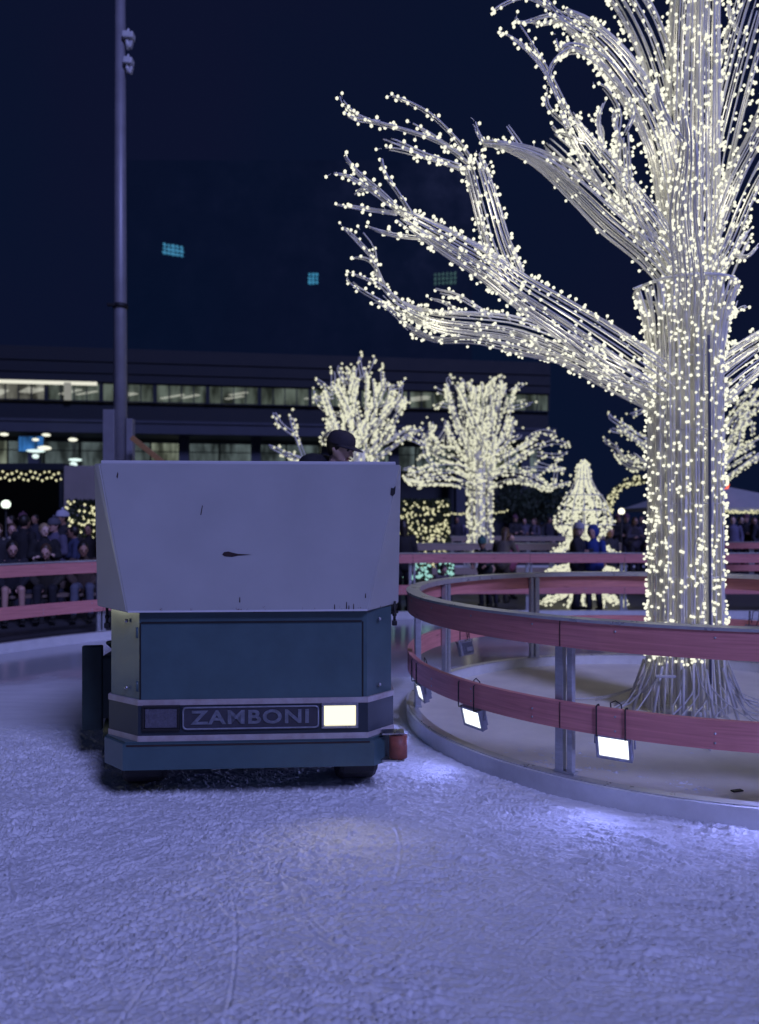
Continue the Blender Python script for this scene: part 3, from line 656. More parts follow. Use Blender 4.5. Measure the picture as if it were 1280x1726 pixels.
far_tree('lit rod tree rising behind the driver above the ice resurfacer', 17, 606, 24, 760, [
    ([(606, 770, 26, 0), (608, 700, 24, 0), (612, 650, 17, 0), (613, 612, 9, 0)], 330, [tw((612, 640, 0), (625, 615, 0), (632, 600, 0)), tw((612, 640, 0), (606, 612, 0), (608, 596, 0))]),
    ([(598, 760, 20, 0), (578, 710, 17, -.3), (562, 668, 14, -.4), (548, 640, 8, -.5)], 230, [tw((560, 665, 0), (545, 648, 0), (525, 634, 0)), tw((560, 660, 0), (562, 632, 0), (558, 618, 0)), tw((562, 668, 0), (536, 672, 0), (530, 655, 0)), tw((575, 700, 0), (545, 690, 0), (528, 668, 0))]),
    ([(600, 740, 16, .2), (590, 690, 13, .3), (584, 645, 10, .4), (578, 618, 5, .5)], 150, [tw((585, 650, 0), (572, 625, 0), (574, 612, 0)), tw((590, 660, 0), (598, 630, 0), (590, 615, 0))]),
    ([(612, 750, 18, 0), (634, 700, 15, .3), (650, 660, 12, .4), (660, 636, 6, .5)], 200, [tw((648, 660, 0), (645, 632, 0), (647, 616, 0)), tw((655, 655, 0), (676, 650, 0), (684, 640, 0)), tw((640, 690, 0), (672, 675, 0), (690, 676, 0))]),
    ([(612, 760, 17, -.2), (645, 720, 14, -.3), (670, 685, 9, -.4), (682, 664, 5, -.5)], 150, [tw((665, 690, 0), (690, 680, 0)), tw((665, 690, 0), (676, 660, 0), (672, 640, 0)), tw((650, 712, 0), (664, 725, 0), (662, 740, 0))]),
    ([(620, 772, 12, 0), (660, 748, 9, .3), (690, 728, 6, .4), (712, 735, 4, .4)], 60, [tw((680, 735, 0), (705, 745, 0), (720, 756, 0)), tw((665, 745, 0), (668, 725, 0)), tw((690, 730, 0), (718, 722, 0))]),
    ([(592, 765, 12, -.2), (570, 735, 11, -.3), (560, 715, 7, -.4), (548, 705, 4, -.4)], 70, [tw((560, 720, 0), (545, 700, 0)), tw((558, 725, 0), (545, 740, 0), (552, 755, 0))]),
    ([(590, 790, 12, -.4), (545, 790, 9, -.8), (505, 775, 5, -1.1), (470, 760, 3, -1.3)], 60, [tw((515, 776, -1), (500, 735, -1), (492, 708, -1), (492, 692, -1)), tw((500, 735, -1), (476, 718, -1), (464, 700, -1), (463, 692, -1)), tw((490, 770, -1), (466, 757, -1), (450, 750, -1))]),
], 260)
far_tree('lit rod tree with a full round crown in the middle, farther than the rest', 20.8, 810, 19, 760, [
    ([(810, 790, 21, 0), (811, 720, 20, 0), (812, 665, 13, 0), (812, 628, 5, 0)], 330, []),
    ([(805, 770, 18, 0), (785, 715, 17, -.5), (768, 668, 13, -.7), (758, 640, 7, -.8)], 210, [tw((765, 665, -.5), (742, 660, -.5), (735, 652, -.5)), tw((760, 650, -.5), (755, 640, -.5), (764, 635, -.5)), tw((770, 690, -.5), (742, 682, -.5), (732, 690, -.5))]),
    ([(806, 760, 16, .3), (794, 700, 15, .5), (786, 655, 9, .6), (782, 636, 5, .6)], 150, [tw((786, 655, .5), (778, 636, .5)), tw((790, 655, .5), (796, 640, .5))]),
    ([(815, 770, 18, 0), (838, 715, 17, .4), (852, 668, 13, .5), (864, 645, 6, .6)], 210, [tw((852, 668, .5), (845, 640, .5), (848, 632, .5)), tw((860, 660, .5), (880, 648, .5), (888, 645, .5)), tw((850, 690, .5), (880, 684, .5), (903, 678, .5))]),
    ([(814, 760, 16, -.3), (826, 700, 15, -.4), (834, 655, 9, -.5), (838, 636, 5, -.5)], 150, [tw((834, 655, -.5), (828, 634, -.5))]),
    ([(805, 815, 17, 0), (770, 800, 16, -.5), (730, 800, 14, -1), (700, 806, 9, -1.2), (682, 800, 5, -1.4)], 230, [tw((720, 800, -1), (695, 790, -1), (676, 792, -1)), tw((740, 795, -1), (720, 770, -1), (714, 745, -1), (712, 708, -1)), tw((730, 800, -1), (712, 818, -1), (690, 815, -1))]),
    ([(805, 800, 14, .3), (770, 770, 13, .5), (740, 760, 10, .7), (722, 735, 6, .8), (738, 712, 4, .8)], 170, [tw((735, 750, .7), (752, 722, .7), (748, 705, .7)), tw((740, 760, .7), (715, 765, .7), (702, 780, .7)), tw((752, 760, .7), (752, 735, .7), (765, 730, .7)), tw((745, 758, .7), (722, 750, .7), (730, 720, .7), (722, 705, .7))]),
    ([(800, 780, 13, .3), (775, 740, 13, .5), (762, 720, 9, .7)], 120, [tw((762, 720, .7), (750, 715, .7))]),
    ([(818, 815, 14, 0), (850, 802, 12, -.4), (890, 806, 9, -.8), (925, 822, 5, -1), (945, 812, 3, -1)], 130, [tw((890, 805, -.8), (915, 798, -.8)), tw((920, 820, -.8), (945, 818, -.8), (968, 810, -.8)), tw((935, 815, -.8), (940, 790, -.8), (960, 800, -.8))]),
    ([(818, 800, 14, .2), (855, 775, 11, .5), (890, 755, 8, .8), (915, 740, 5, 1)], 140, [tw((880, 760, .8), (895, 735, .8), (915, 727, .8), (935, 732, .8), (930, 745, .8)), tw((900, 755, .8), (935, 745, .8), (958, 750, .8), (965, 752, .8)), tw((905, 765, .8), (940, 768, .8), (960, 758, .8)), tw((900, 780, .8), (930, 788, .8), (955, 790, .8)), tw((880, 790, .8), (925, 790, .8), (945, 775, .8))]),
    ([(820, 770, 8, 0), (850, 745, 7, .2), (862, 715, 5, .3), (865, 700, 3, .3)], 60, [tw((860, 740, .2), (876, 735, .2), (878, 722, .2)), tw((855, 785, .2), (856, 760, .2), (858, 740, .2))]),
], 330, 'bulb_far', .034)
far_tree('lit rod tree half hidden behind the trunk of the largest one', 15, 1172, 27, 780, [
    ([(1172, 800, 30, 0), (1170, 700, 26, 0), (1172, 600, 20, 0), (1172, 540, 10, 0)], 250, []),
    ([(1165, 760, 22, 0), (1130, 700, 16, 0), (1100, 680, 11, 0), (1070, 655, 5, 0)], 110, [tw((1085, 670, 0), (1060, 662, 0), (1035, 652, 0)), tw((1090, 690, 0), (1070, 698, 0), (1052, 700, 0)), tw((1090, 680, 0), (1062, 672, 0), (1046, 658, 0)), tw((1082, 650, 0), (1060, 665, 0), (1045, 672, 0))]),
    ([(1165, 790, 18, 0), (1125, 765, 12, 0), (1095, 750, 7, 0), (1060, 728, 6, 0), (1040, 708, 4, 0)], 120, [tw((1050, 718, 0), (1030, 705, 0), (1028, 696, 0)), tw((1055, 728, 0), (1034, 725, 0), (1030, 718, 0))]),
    ([(1165, 800, 18, .3), (1120, 780, 9, .4), (1070, 785, 7, .4), (1045, 768, 5, .4), (1032, 742, 4, .4)], 110, [tw((1085, 780, .4), (1070, 768, .4), (1062, 762, .4)), tw((1040, 755, .4), (1022, 745, .4), (1022, 738, .4))]),
    ([(1180, 780, 24, 0), (1215, 730, 22, 0), (1240, 690, 18, 0), (1262, 660, 12, 0), (1280, 645, 8, 0)], 330, [tw((1240, 680, 0), (1225, 650, 0), (1235, 640, 0)), tw((1255, 700, 0), (1270, 720, 0), (1262, 755, 0))]),
    ([(1180, 810, 20, 0), (1225, 785, 19, 0), (1260, 765, 14, 0), (1300, 740, 10, 0)], 250, [tw((1260, 780, 0), (1290, 770, 0)), tw((1240, 775, 0), (1228, 750, 0), (1240, 725, 0))]),
    ([(1180, 800, 18, -.3), (1225, 760, 16, -.3), (1238, 720, 12, -.3), (1262, 690, 8, -.3), (1290, 680, 6, -.3)], 170, [])], 260, 'bulb_far', .022)
far_tree('lit rod tree beyond the right edge of the rink', 16, 1420, 25, 780, [
    ([(1420, 790, 26, 0), (1420, 700, 22, 0), (1425, 600, 12, 0)], 150, []),
    ([(1415, 800, 20, 0), (1360, 770, 14, 0), (1320, 740, 9, 0), (1290, 700, 5, 0)], 120, [tw((1300, 720, 0), (1285, 690, 0), (1270, 680, 0))]),
    ([(1425, 780, 20, 0), (1470, 720, 14, 0), (1500, 660, 7, 0)], 90, [])], 130, 'bulb_far', .024)

# ================================================================ conifer of lights, arch, hedges, string lights
def near_root(pts, root): loc = np.array(root.location); return [np.array(p) - loc for p in pts]
def light_cone():
    D = 14.2; X = (984 - 640) / F * D
    t = thing('light_conifer', 'slim lit cone tree with a wide sparse skirt behind the two skaters', 'light sculpture', (X, D, .05))
    mb = MB(); pts = []
    mb.cyl((X, D, .05), (X, D, 2.75), .03, 10, .015)
    def prof(z): return np.interp(z, [1.28, 1.55, 2.12, 2.28, 2.66, 2.77], [.28, .57, .34, .16, .12, .02])
    for k in range(14):
        a = 2 * math.pi * k / 14; mb.tube([(X + prof(z) * math.cos(a), D + prof(z) * math.sin(a), z) for z in np.linspace(1.28, 2.77, 9)], .008, 4)
    for z in (1.34, 1.55, 1.82, 2.1, 2.4): mb.tube([(X + prof(z) * math.cos(a), D + prof(z) * math.sin(a), z) for a in np.linspace(0, 6.283, 15)], .008, 4)
    for i in range(1000):
        z = 1.3 + 1.45 * rnd.random() ** 1.3; a = rnd.uniform(0, 6.28); r = prof(z) * rnd.uniform(.35, 1.08); pts.append((X + r * math.cos(a), D + r * math.sin(a), z))
    # drooping lower boughs
    for (zt, zb, r1, n) in ((1.36, .98, .66, 9), (.82, .64, .74, 12), (.38, .08, .80, 13)):
        for k in range(n):
            a = 2 * math.pi * (k + .3) / n; q = catmull([(X + .08 * math.cos(a), D + .08 * math.sin(a), zt), (X + r1 * .5 * math.cos(a), D + r1 * .5 * math.sin(a), (zt + zb) / 2 + .02), (X + r1 * math.cos(a), D + r1 * math.sin(a), zb)], 12)
            mb.tube(q, .01, 4)
            for j in range(34): u = rnd.uniform(.2, 1) * 10.9; i = int(u); p = q[i] + (q[i + 1] - q[i]) * (u - i) + np.array([rnd.uniform(-.05, .05) for _ in range(3)]); pts.append(p)
    tchild(mb, 'frame', M['frame_white'], None, None, t); bulbs_obj(near_root(pts, t), .025, M['bulb_far'], t, False)
light_cone()
def leaf_mass(mb, c, d, n, s=.05, hollow=.0):
    for i in range(n):
        p = [rnd.uniform(-.5, .5) * d[j] for j in range(3)]
        if hollow and rnd.random() < hollow: ax = rnd.randrange(3); p[ax] = (rnd.choice([-.5, .5]) + rnd.uniform(-.06, .03)) * d[ax]
        q = Vector(c) + Vector(p); a = Euler((rnd.uniform(0, 6), rnd.uniform(0, 6), rnd.uniform(0, 6))).to_matrix(); w = s * rnd.uniform(.6, 1.3)
        mb.add([q + a @ Vector(v) for v in ((-w, 0, 0), (0, w * .45, w * .1), (w, 0, 0), (0, -w * .45, w * .1))], [[0, 1, 2, 3]])
def lit_hedge(label, px0, px1, py0, D, dy, nb, m='bulb_gold', rb=.024, zbot=.1):
    x0, x1 = (px0 - 640) / F * D, (px1 - 640) / F * D; zt = P(0, py0, D).z
    t = thing('lit_hedge', label, 'hedge', ((x0 + x1) / 2, D, .05)); c = ((x0 + x1) / 2, D, (zt + zbot) / 2); d = (x1 - x0, dy, zt - zbot)
    mb = MB(); leaf_mass(mb, c, d, int(2600 * min(2.2, d[0] * d[2])), .055, .6); tchild(mb, 'leaves', M['leaf'], None, None, t)
    mb = MB()
    for k in range(5): mb.tube([(x0 + (k + .5) * d[0] / 5, D, .05), (x0 + (k + .5) * d[0] / 5 + rnd.uniform(-.1, .1), D, zt - .3)], [.03, .012], 6)
    tchild(mb, 'stems', M['bark'], None, None, t)
    pts = []
    for i in range(nb):
        p = np.array([rnd.uniform(-.5, .5) * d[0], rnd.uniform(-.55, .2) * d[1] if rnd.random() < .25 else -.54 * d[1], rnd.uniform(-.5, .5) * d[2]]); pts.append(np.array(c) + p)
    bulbs_obj(near_root(pts, t), rb, M[m], t, False); return t
lit_hedge('clipped dark hedge dotted with gold lights right of the ice resurfacer', 672, 756, 845, 24, .8, 330, rb=.034)
lit_hedge('small dark hedge with gold lights left of the ice resurfacer', 120, 178, 846, 15, .5, 110, rb=.026, zbot=.9)
def teal_garland():
    D = 15.2; t = thing('teal_light_hedge', 'low row of teal lights behind the rink boards right of the ice resurfacer', 'hedge', (P(712, 0, D).x, D, .05))
    mb = MB(); pts = []
    for a, b_ in ((660, 727), (738, 765)):
        x0, x1 = P(a, 0, D).x, P(b_, 0, D).x; leaf_mass(mb, ((x0 + x1) / 2, D, .62), (x1 - x0, .25, .45), 500, .05)
        for k in range(int((x1 - x0) * 110)): pts.append((rnd.uniform(x0, x1), D - .14, rnd.uniform(.45, .82)))
    mb.box((P(708, 0, D).x, D, .2), (1.2, .25, .4), None, .02)
    tchild(mb, 'leaves', M['leaf'], None, None, t); bulbs_obj(near_root(pts, t), .026, M['bulb_teal'], t, False)
teal_garland()
def arch():
    D = 22; c = P(1083, 868, D); t = thing('lit_arch', 'garland arch of gold lights between the cone tree and the largest trunk', 'arch', (c.x, D, .05))
    mb = MB(); pts = []; r = 1.02; q = [(c.x - r, D, .05)] + [(c.x - r * math.cos(a), D, c.z + r * math.sin(a)) for a in np.linspace(0, math.pi, 16)] + [(c.x + r, D, .05)]
    mb.tube(q, .05, 8); lf = MB()
    for a in np.linspace(0, math.pi, 40): leaf_mass(lf, (c.x - r * math.cos(a), D, c.z + r * math.sin(a)), (.22, .22, .22), 18, .05)
    for i in range(190): a = rnd.uniform(-.05, math.pi + .05); rr = r + rnd.uniform(-.13, .13); pts.append((c.x - rr * math.cos(a), D - rnd.uniform(0, .14), c.z + rr * math.sin(a)))
    tchild(mb, 'frame', M['bark'], None, None, t); tchild(lf, 'leaves', M['leaf'], None, None, t); bulbs_obj(near_root(pts, t), .03, M['bulb_gold'], t, False)
arch()
def string_lights(label, pts3, n, rb, m='bulb_gold', sag=.25):
    t = thing('string_lights', label, 'string lights', tuple(pts3[0])); mb = MB(); bp = []
    for a, b_ in zip(pts3[:-1], pts3[1:]):
        a = np.array(a); b_ = np.array(b_); q = [a + (b_ - a) * u + np.array([0, 0, -sag * 4 * u * (1 - u)]) for u in np.linspace(0, 1, 14)]
        mb.tube(q, .006, 4)
        for k in range(n): u = (k + .5) / n; bp.append(a + (b_ - a) * u + np.array([rnd.uniform(-.02, .02), 0, -sag * 4 * u * (1 - u) - .05 + rnd.uniform(-.02, .02)]))
    tchild(mb, 'wire', M['black'], None, None, t); bulbs_obj(near_root(bp, t), rb, M[m], t, False)
D = 27; string_lights('short gold string lights beside the trunk of the middle lit tree', [tuple(P(752, 861, D)), tuple(P(800, 860, D)), tuple(P(858, 858, D))], 12, .035, sag=.08)

# market tent on the right with a fringe of lights, red beacon on its ridge
def tent(label, D, pxc, px0, px1, ridge_py, eave_py, nb):
    xc, x0, x1 = [(p - 640) / F * D for p in (pxc, px0, px1)]; zr, ze = P(0, ridge_py, D).z, P(0, eave_py, D).z
    t = thing('marquee', label, 'tent', (xc, D, .05)); mb = MB(); dy = 3.0
    v = [(x0, D, ze), (x1, D, ze), (x1, D + dy, ze), (x0, D + dy, ze), (xc, D + dy * .5, zr)]
    mb.add(v, [[0, 1, 4], [1, 2, 4], [2, 3, 4], [3, 0, 4]]); mb.add([(a, b_, c - .02) for a, b_, c in v], [[0, 1, 4], [1, 2, 4], [2, 3, 4], [3, 0, 4]])
    for a, b_ in ((0, 1), (1, 2), (2, 3), (3, 0)): mb.add([v[a], v[b_], (v[b_][0], v[b_][1], ze - .12), (v[a][0], v[a][1], ze - .12)], [[0, 1, 2, 3]])
    tchild(mb, 'canopy', M['tent'], None, None, t)
    for x in (x0 + .04, x1 - .04):
        for y in (D + .04, D + dy - .04): b = MB(); b.box((x, y, (ze - .12 + .05) / 2), (.07, .07, ze - .17), None, .005); tchild(b, 'tent_pole', M['alu'], None, None, t)
    pts = [(x0 + (x1 - x0) * (i + rnd.random()) / nb, D - .05, ze - .1 - .1 * rnd.random()) for i in range(nb)]
    bulbs_obj(near_root(pts, t), .032, M['bulb_gold'], t, False); return t
tent('pale marquee with a fringe of gold lights at the right edge', 25, 1218, 1100, 1400, 808, 855, 170)
b = MB(); c = P(1227, 817, 24.9); b.sph((0, 0, 0), .05, 10, 8); b.cyl((0, 0, -.12), (0, 0, -.03), .03, 8); b.cyl((0, 1.6, -.12), (0, -.01, -.12), .015, 6)
M['red_lamp'] = emis('red_lamp', (1, .16, .08), 1.6); o = b.build('red_beacon', M['red_lamp'], None, c); tag(o, 'tiny red warning lamp above the pale marquee', 'lamp')

# kiosk with two rows of bulbs, far left
def kiosk():
    D = 22; x0, x1 = P(-160, 0, D).x, P(106, 0, D).x; z0 = P(0, 794, D).z; zr = P(0, 775, D).z
    t = thing('kiosk', 'dark market kiosk with two rows of bulbs under its roof edge at far left', 'kiosk', ((x0 + x1) / 2, D, .05)); mb = MB()
    mb.box(((x0 + x1) / 2, D + 1.2, z0 + .12), (x1 - x0 + .1, 2.6, .2), None, .02); tchild(mb, 'roof', M['concrete_dark'], None, None, t)
    mb = MB(); mb.box(((x0 + x1) / 2, D + 2.3, z0 / 2), (x1 - x0, .1, z0 - .1)); tchild(mb, 'back_wall', M['concrete_dark'], None, None, t)
    for x in (x0 + .1, x0 + 1.7, x1 - .06): b = MB(); b.box((x, D + .05, z0 / 2 + .04), (.1, .1, z0 - .05), None, .008); tchild(b, 'post', M['concrete_dark'], None, None, t)
    b = MB(); b.box(((x0 + x1) / 2, D + .3, .6), (x1 - x0, .5, 1.1), None, .02); tchild(b, 'counter', M['bench_wood'], None, None, t)
    pts = []
    for r in range(2):
        for i in range(34): pts.append((x0 + (x1 - x0) * (i + .5 * r + .25) / 34, D - .06, z0 - .06 - r * .17 + .05 * math.sin(i * 1.9)))
    bulbs_obj(near_root(pts, t), .038, M['bulb_gold'], t, False)
kiosk()
# garden lamp globe at far left, crowd height
def globe(label, px, py, D, r, m):
    c = P(px, py, D); t = thing('globe_lamp', label, 'lamp', (c.x, D, .05)); b = MB(); b.cyl((c.x, D, .05), (c.x, D, c.z - r * .8), .025, 8); b.cyl((c.x, D, c.z - r * 1.3), (c.x, D, c.z - r * .8), r * .5, 10); tchild(b, 'post', M['black'], None, None, t)
    b = MB(); b.sph((c.x, c.y, c.z), r, 14, 10); tchild(b, 'globe', m, None, None, t)
M['globe'] = emis('globe', (.85, 1, .85), 1.5); M['globe_warm'] = emis('globe_warm', (1, .95, .75), 2)
globe('small round lamp glowing over the crowd at the left edge', 10, 850, 19, .11, M['globe'])
globe('small round lamp glowing beside the gold light arch', 1048, 862, 20.5, .085, M['globe_warm'])

# ================================================================ buildings
def building():
    D0, D1 = 40.0, 44.5; xl = -27.0; xr = 12.0
    ang = math.atan2(D1 - D0, 30.0)
    t = thing('office_building', 'long dark office block with lit window bands behind the ice resurfacer', 'building', (-20, 40, 0), ang)
    # local frame: x along the front, y away, z up; front px0 -> x=0
    L0, L1 = -12.0, 30.5; ln = L1 - L0; xc = (L0 + L1) / 2
    def zz(py, D=40.0): return CZ + (HY - py) / F * D
    b = MB(); b.box((xc, 5.2, (zz(582) + zz(637)) / 2), (ln, 9.6, zz(582) - zz(637))); b.box((xc, 5.2, zz(582) + .06), (ln + .006, 9.606, .12)); b.box((xc, .38, zz(620)), (ln, .1, .12)); b.box((xc, .38, zz(600)), (ln, .1, .12)); b.build('parapet', M['concrete_dark'], t)
    b = MB(); b.box((xc, 5.3, (zz(671) + zz(706)) / 2), (ln, 9.2, zz(671) - zz(706) - .01)); b.build('spandrel', M['concrete_dark'], t)
    b = MB(); b.box((xc, 3.9, (zz(706) + zz(728)) / 2), (ln + .1, 8.6, zz(706) - zz(728))); b.box((xc, -.42, zz(708)), (ln + .1, .1, .14)); b.build('balcony_slab', M['concrete'], t)
    b = MB(); b.box((xc, 9.5, zz(640) / 2), (ln, .4, zz(640))); b.build('back_wall', M['concrete_dark'], t)
    # upper window band: each window a recessed bay with lamps inside
    n = 15; wz0, wz1 = zz(671) , zz(637); w = ln / n
    for i in range(n):
        x = L0 + (i + .5) * w; lit = i not in (9,)
        f = MB()
        for dx in (-w / 2 + .05, w / 2 - .05): f.box((x + dx, .55, (wz0 + wz1) / 2), (.1, .12, wz1 - wz0 - .004))
        f.box((x, .56, wz1 - .04), (w - .21, .1, .06)); f.box((x, .56, wz0 + .04), (w - .21, .1, .06))
        for k in (-.25, 0, .25): f.box((x + k * (w - .2), .56, (wz0 + wz1) / 2), (.05, .08, wz1 - wz0 - .15))
        fo = f.build('window', M['concrete_dark'], t)
        g = MB(); g.box((x, .60, (wz0 + wz1) / 2), (w - .2, .012, wz1 - wz0 - .1)); g.build('pane', M['pane_a'] if i in (3, 4) else M['pane_b'], fo)
        if lit:
            q = MB()
            for k in range(rnd.choice((1, 2, 2))):
                q.box((x + rnd.uniform(-w * .35, w * .3), 2.2 + rnd.uniform(0, 2), wz1 - .14), (rnd.uniform(.15, .5), rnd.uniform(1.4, 2.4), .06), (0, 0, rnd.uniform(.5, .8)))
            q.build('ceiling_lamp', M['office_lamp'], t)
        q = MB(); q.box((x, 4.8, (wz0 + wz1) / 2), (w - .1, .1, wz1 - wz0 - .01)); q.build('inner_wall', M['inner'], t)
    # bright strip over the left windows and a column given a faint pale glow of its own
    q = MB(); q.box((1.5, .42, wz1 - .10), (6.6, .1, .18), (0, 0, 0)); q.build('light_strip', M['office_strip'], t)
    q = MB(); q.box((3.3, .40, (wz0 + wz1) / 2 - .02), (.36, .1, wz1 - wz0 - .12)); q.build('column', M['col_glow'], t)
    # lower floor: columns, dim bays
    for i in range(11):
        x = L0 + 1.6 + i * (ln - 3) / 10; q = MB(); q.box((x, 1.0, zz(728) / 2), (.55, .55, zz(728))); q.build('column', M['concrete'], t)
    n = 22; z0, z1 = zz(786), zz(732); w = ln / n
    for i in range(n):
        x = L0 + (i + .5) * w; f = MB(); 
        f.box((x - w / 2 + .03, 2.4, (z0 + z1) / 2), (.06, .1, z1 - z0)); f.box((x, 2.4, z1 - .05), (w - .07, .08, .1)); f.box((x, 2.4, z0 + .05), (w - .07, .08, .1)); f.box((x, 2.4, (z0 * .35 + z1 * .65)), (w - .07, .06, .05))
        fo = f.build('window', M['concrete'], t); g = MB(); g.box((x, 2.46, (z0 + z1) / 2), (w - .08, .012, z1 - z0 - .12)); g.build('pane', M['pane_c'] if (i * 7) % 5 else M['pane_d'], fo)
    q = MB(); q.box((xc, 2.6, z0 / 2 - .1), (ln, .3, z0 - .2)); q.build('base_wall', M['concrete_dark'], t)
    q = MB(); q.box((xc, 5.0, (z0 + z1) / 2), (ln, .1, z1 - z0)); q.build('inner_wall', M['inner'], t)
    return t
def pane(name, col, s, fac):
    m = bpy.data.materials.new(name); m.use_nodes = True; nt = m.node_tree; nt.nodes.clear(); N = nt.nodes.new
    o = N('ShaderNodeOutputMaterial'); mx = N('ShaderNodeMixShader'); tr = N('ShaderNodeBsdfTransparent'); e = N('ShaderNodeEmission'); n = N('ShaderNodeTexNoise'); r = N('ShaderNodeValToRGB'); tc = N('ShaderNodeTexCoord'); mp = N('ShaderNodeMapping')
    mp.inputs['Scale'].default_value = (1.3, 1, .35); n.inputs['Scale'].default_value = 1.4; n.inputs['Detail'].default_value = 3
    nt.links.new(tc.outputs['Object'], mp.inputs[0]); nt.links.new(mp.outputs[0], n.inputs['Vector']); nt.links.new(n.outputs['Fac'], r.inputs[0])
    r.color_ramp.elements[0].position = .38; r.color_ramp.elements[1].position = .65; r.color_ramp.elements[0].color = (*[c * .15 for c in col], 1); r.color_ramp.elements[1].color = (*col, 1)
    nt.links.new(r.outputs[0], e.inputs['Color']); e.inputs['Strength'].default_value = s; mx.inputs[0].default_value = fac
    nt.links.new(tr.outputs[0], mx.inputs[1]); nt.links.new(e.outputs[0], mx.inputs[2]); nt.links.new(mx.outputs[0], o.inputs[0]); m.cycles.emission_sampling = 'NONE'; return m
M['pane_a'] = pane('pane_a', (.42, .42, .36), .55, .5); M['pane_b'] = pane('pane_b', (.34, .42, .36), .36, .5)
M['pane_c'] = pane('pane_c', (.20, .26, .27), .55, .6); M['pane_d'] = pane('pane_d', (.30, .34, .26), .8, .6)
M['office_lamp'] = emis('office_lamp', (1, 1, .86), 1.0); M['office_strip'] = emis('office_strip', (1, .98, .82), .75); M['col_glow'] = emis('col_glow', (1, 1, .9), .22)
M['inner'] = mat('inner', (.12, .11, .10), .9, var=.5, scale=.8)
building()
# distant tower, only its lit floors read against the sky
def tower():
    D = 95; t = thing('glass_tower', 'unlit high-rise lost in the night sky with three glowing windows', 'building', (-6, D, 0))
    m = mat('tower_glass', (.80, .82, .86), .08, 1.0, var=.06, scale=.2)
    b = MB(); b.box((P(500, 0, D).x, D + 8.2, 23.5), (44, 16, 47)); tchild(b, 'facade', m, None, None, t)
    for (px, py, w, h, col, s, sh) in ((291, 420, 36, 20, (.08, .36, .62), .55, 5), (528, 468, 18, 20, (.08, .42, .72), .5, 0), (751, 468, 40, 22, (.16, .34, .34), .22, -2)):
        W_, H_ = w / F * D, h / F * D; c = P(px, py, D - .1); nr = 3; em = emis('tower_window', col, s, 'NONE'); nc = max(2, round(w / 7))
        for k in range(nr):
            for j in range(nc):
                x = c.x + (j - (nc - 1) / 2) * W_ / nc; z = c.z + (k - (nr - 1) / 2) * H_ / nr - sh / F * D * (j / (nc - 1) - .5)
                b = MB(); b.box((x, D - .02, z), (W_ / nc * rnd.uniform(.45, .85), .1, H_ / nr * rnd.uniform(.3, .62))); tchild(b, 'window', em, None, None, t)
tower()
# pendant lamps and a blue screen under the building's lower storey
c0 = [(7, 732, 14, 5, 0), (78, 733, 14, 5, 0), (60, 741, 11, 5, 0), (75, 755, 22, 7, 0), (60, 760, 30, 5, 1), (60, 769, 11, 8, 1), (123, 741, 15, 6, 0), (127, 775, 22, 5, 1), (124, 783, 12, 9, 1)]
M['pend'] = emis('pend', (1, 1, .82), 1.0); M['pend2'] = emis('pend2', (.8, 1, .95), 1.0)
pos = ('at the left edge', 'upper right of the blue screen', 'just above the blue screen', 'widest, right of the blue screen', 'flat and wide, below the blue screen', 'round, lowest under the blue screen', 'upper one by the beige wall', 'flat one over the beige wall', 'round one on top of the beige wall')
for i, (px, py, w, h, k) in enumerate(c0):
    D = 38.5; c = P(px, py, D); t = thing('pendant_lamp', 'small glowing pendant lamp, ' + pos[i], 'lamp', (c.x, D, c.z), 0, 'pendant lamps under the office block')
    b = MB(); b.sph((0, 0, 0), 1, 14, 8, (w / F * D / 2, w / F * D / 2, h / F * D / 2)); b.build('shade', M['pend2'] if k else M['pend'], t)
    b = MB(); b.cyl((0, 0, h / F * D / 2), (0, 0, max(.3, P(0, 728, D).z - c.z)), .02, 6); b.build('cord', M['black'], t)
D = 39; c = P(52, 748, D); t = thing('video_screen', 'blue glowing screen under the office block at left', 'screen', tuple(c)); b = MB(); b.box((0, .1, 0), (1.35, .12, .85), None, .02); b.build('frame', M['black'], t)
m = pane('screen_blue', (.05, .22, .62), .9, .97); b = MB(); b.box((0, .02, 0), (1.25, .03, .75)); b.build('display', m, t)
# beige wall block left of the resurfacer
D = 19; x0, x1 = P(106, 0, D).x, P(250, 0, D).x; zt = P(0, 788, D).z; b = MB(); b.box((0, 0, zt / 2), (x1 - x0, .5, zt), None, .02)
tag(b.build('wall_block', M['grey_wall'], None, ((x0 + x1) / 2, D + .3, .05)), 'plain beige wall block behind the small gold-lit hedge at left', 'wall')
# dark trees in front of the office block
def dark_tree(label, px, D, ztop, r):
    x = P(px, 0, D).x; t = thing('tree', label, 'tree', (x, D, .05), 0, 'dark trees before the office block'); b = MB(); b.tube(catmull([(x, D, .05), (x + .1, D, ztop * .4), (x, D, ztop * .8)], 8), [.16, .15, .14, .12, .1, .08, .06, .04], 8)
    for k in range(7): a = k * .9; b.tube([(x + .05, D, ztop * (.45 + .05 * k)), (x + r * .7 * math.cos(a), D + r * .7 * math.sin(a), ztop * (.62 + .04 * k))], [.05, .015], 5)
    tchild(b, 'trunk', M['bark'], None, None, t); b = MB()
    for k in range(34):
        a = rnd.uniform(0, 6.28); rr = r * rnd.random() ** .6; leaf_mass(b, (x + rr * math.cos(a), D + rr * math.sin(a), ztop * .55 + rnd.random() * ztop * .45), (.8, .8, .6), 60, .1)
    tchild(b, 'crown', M['leaf'], None, None, t)

dark_tree('dark leafy tree in the gap between middle lit tree and cone tree', 905, 34, 3.0, 1.6); dark_tree('low dark tree right of the middle lit trunk', 870, 38, 3.3, 1.8)

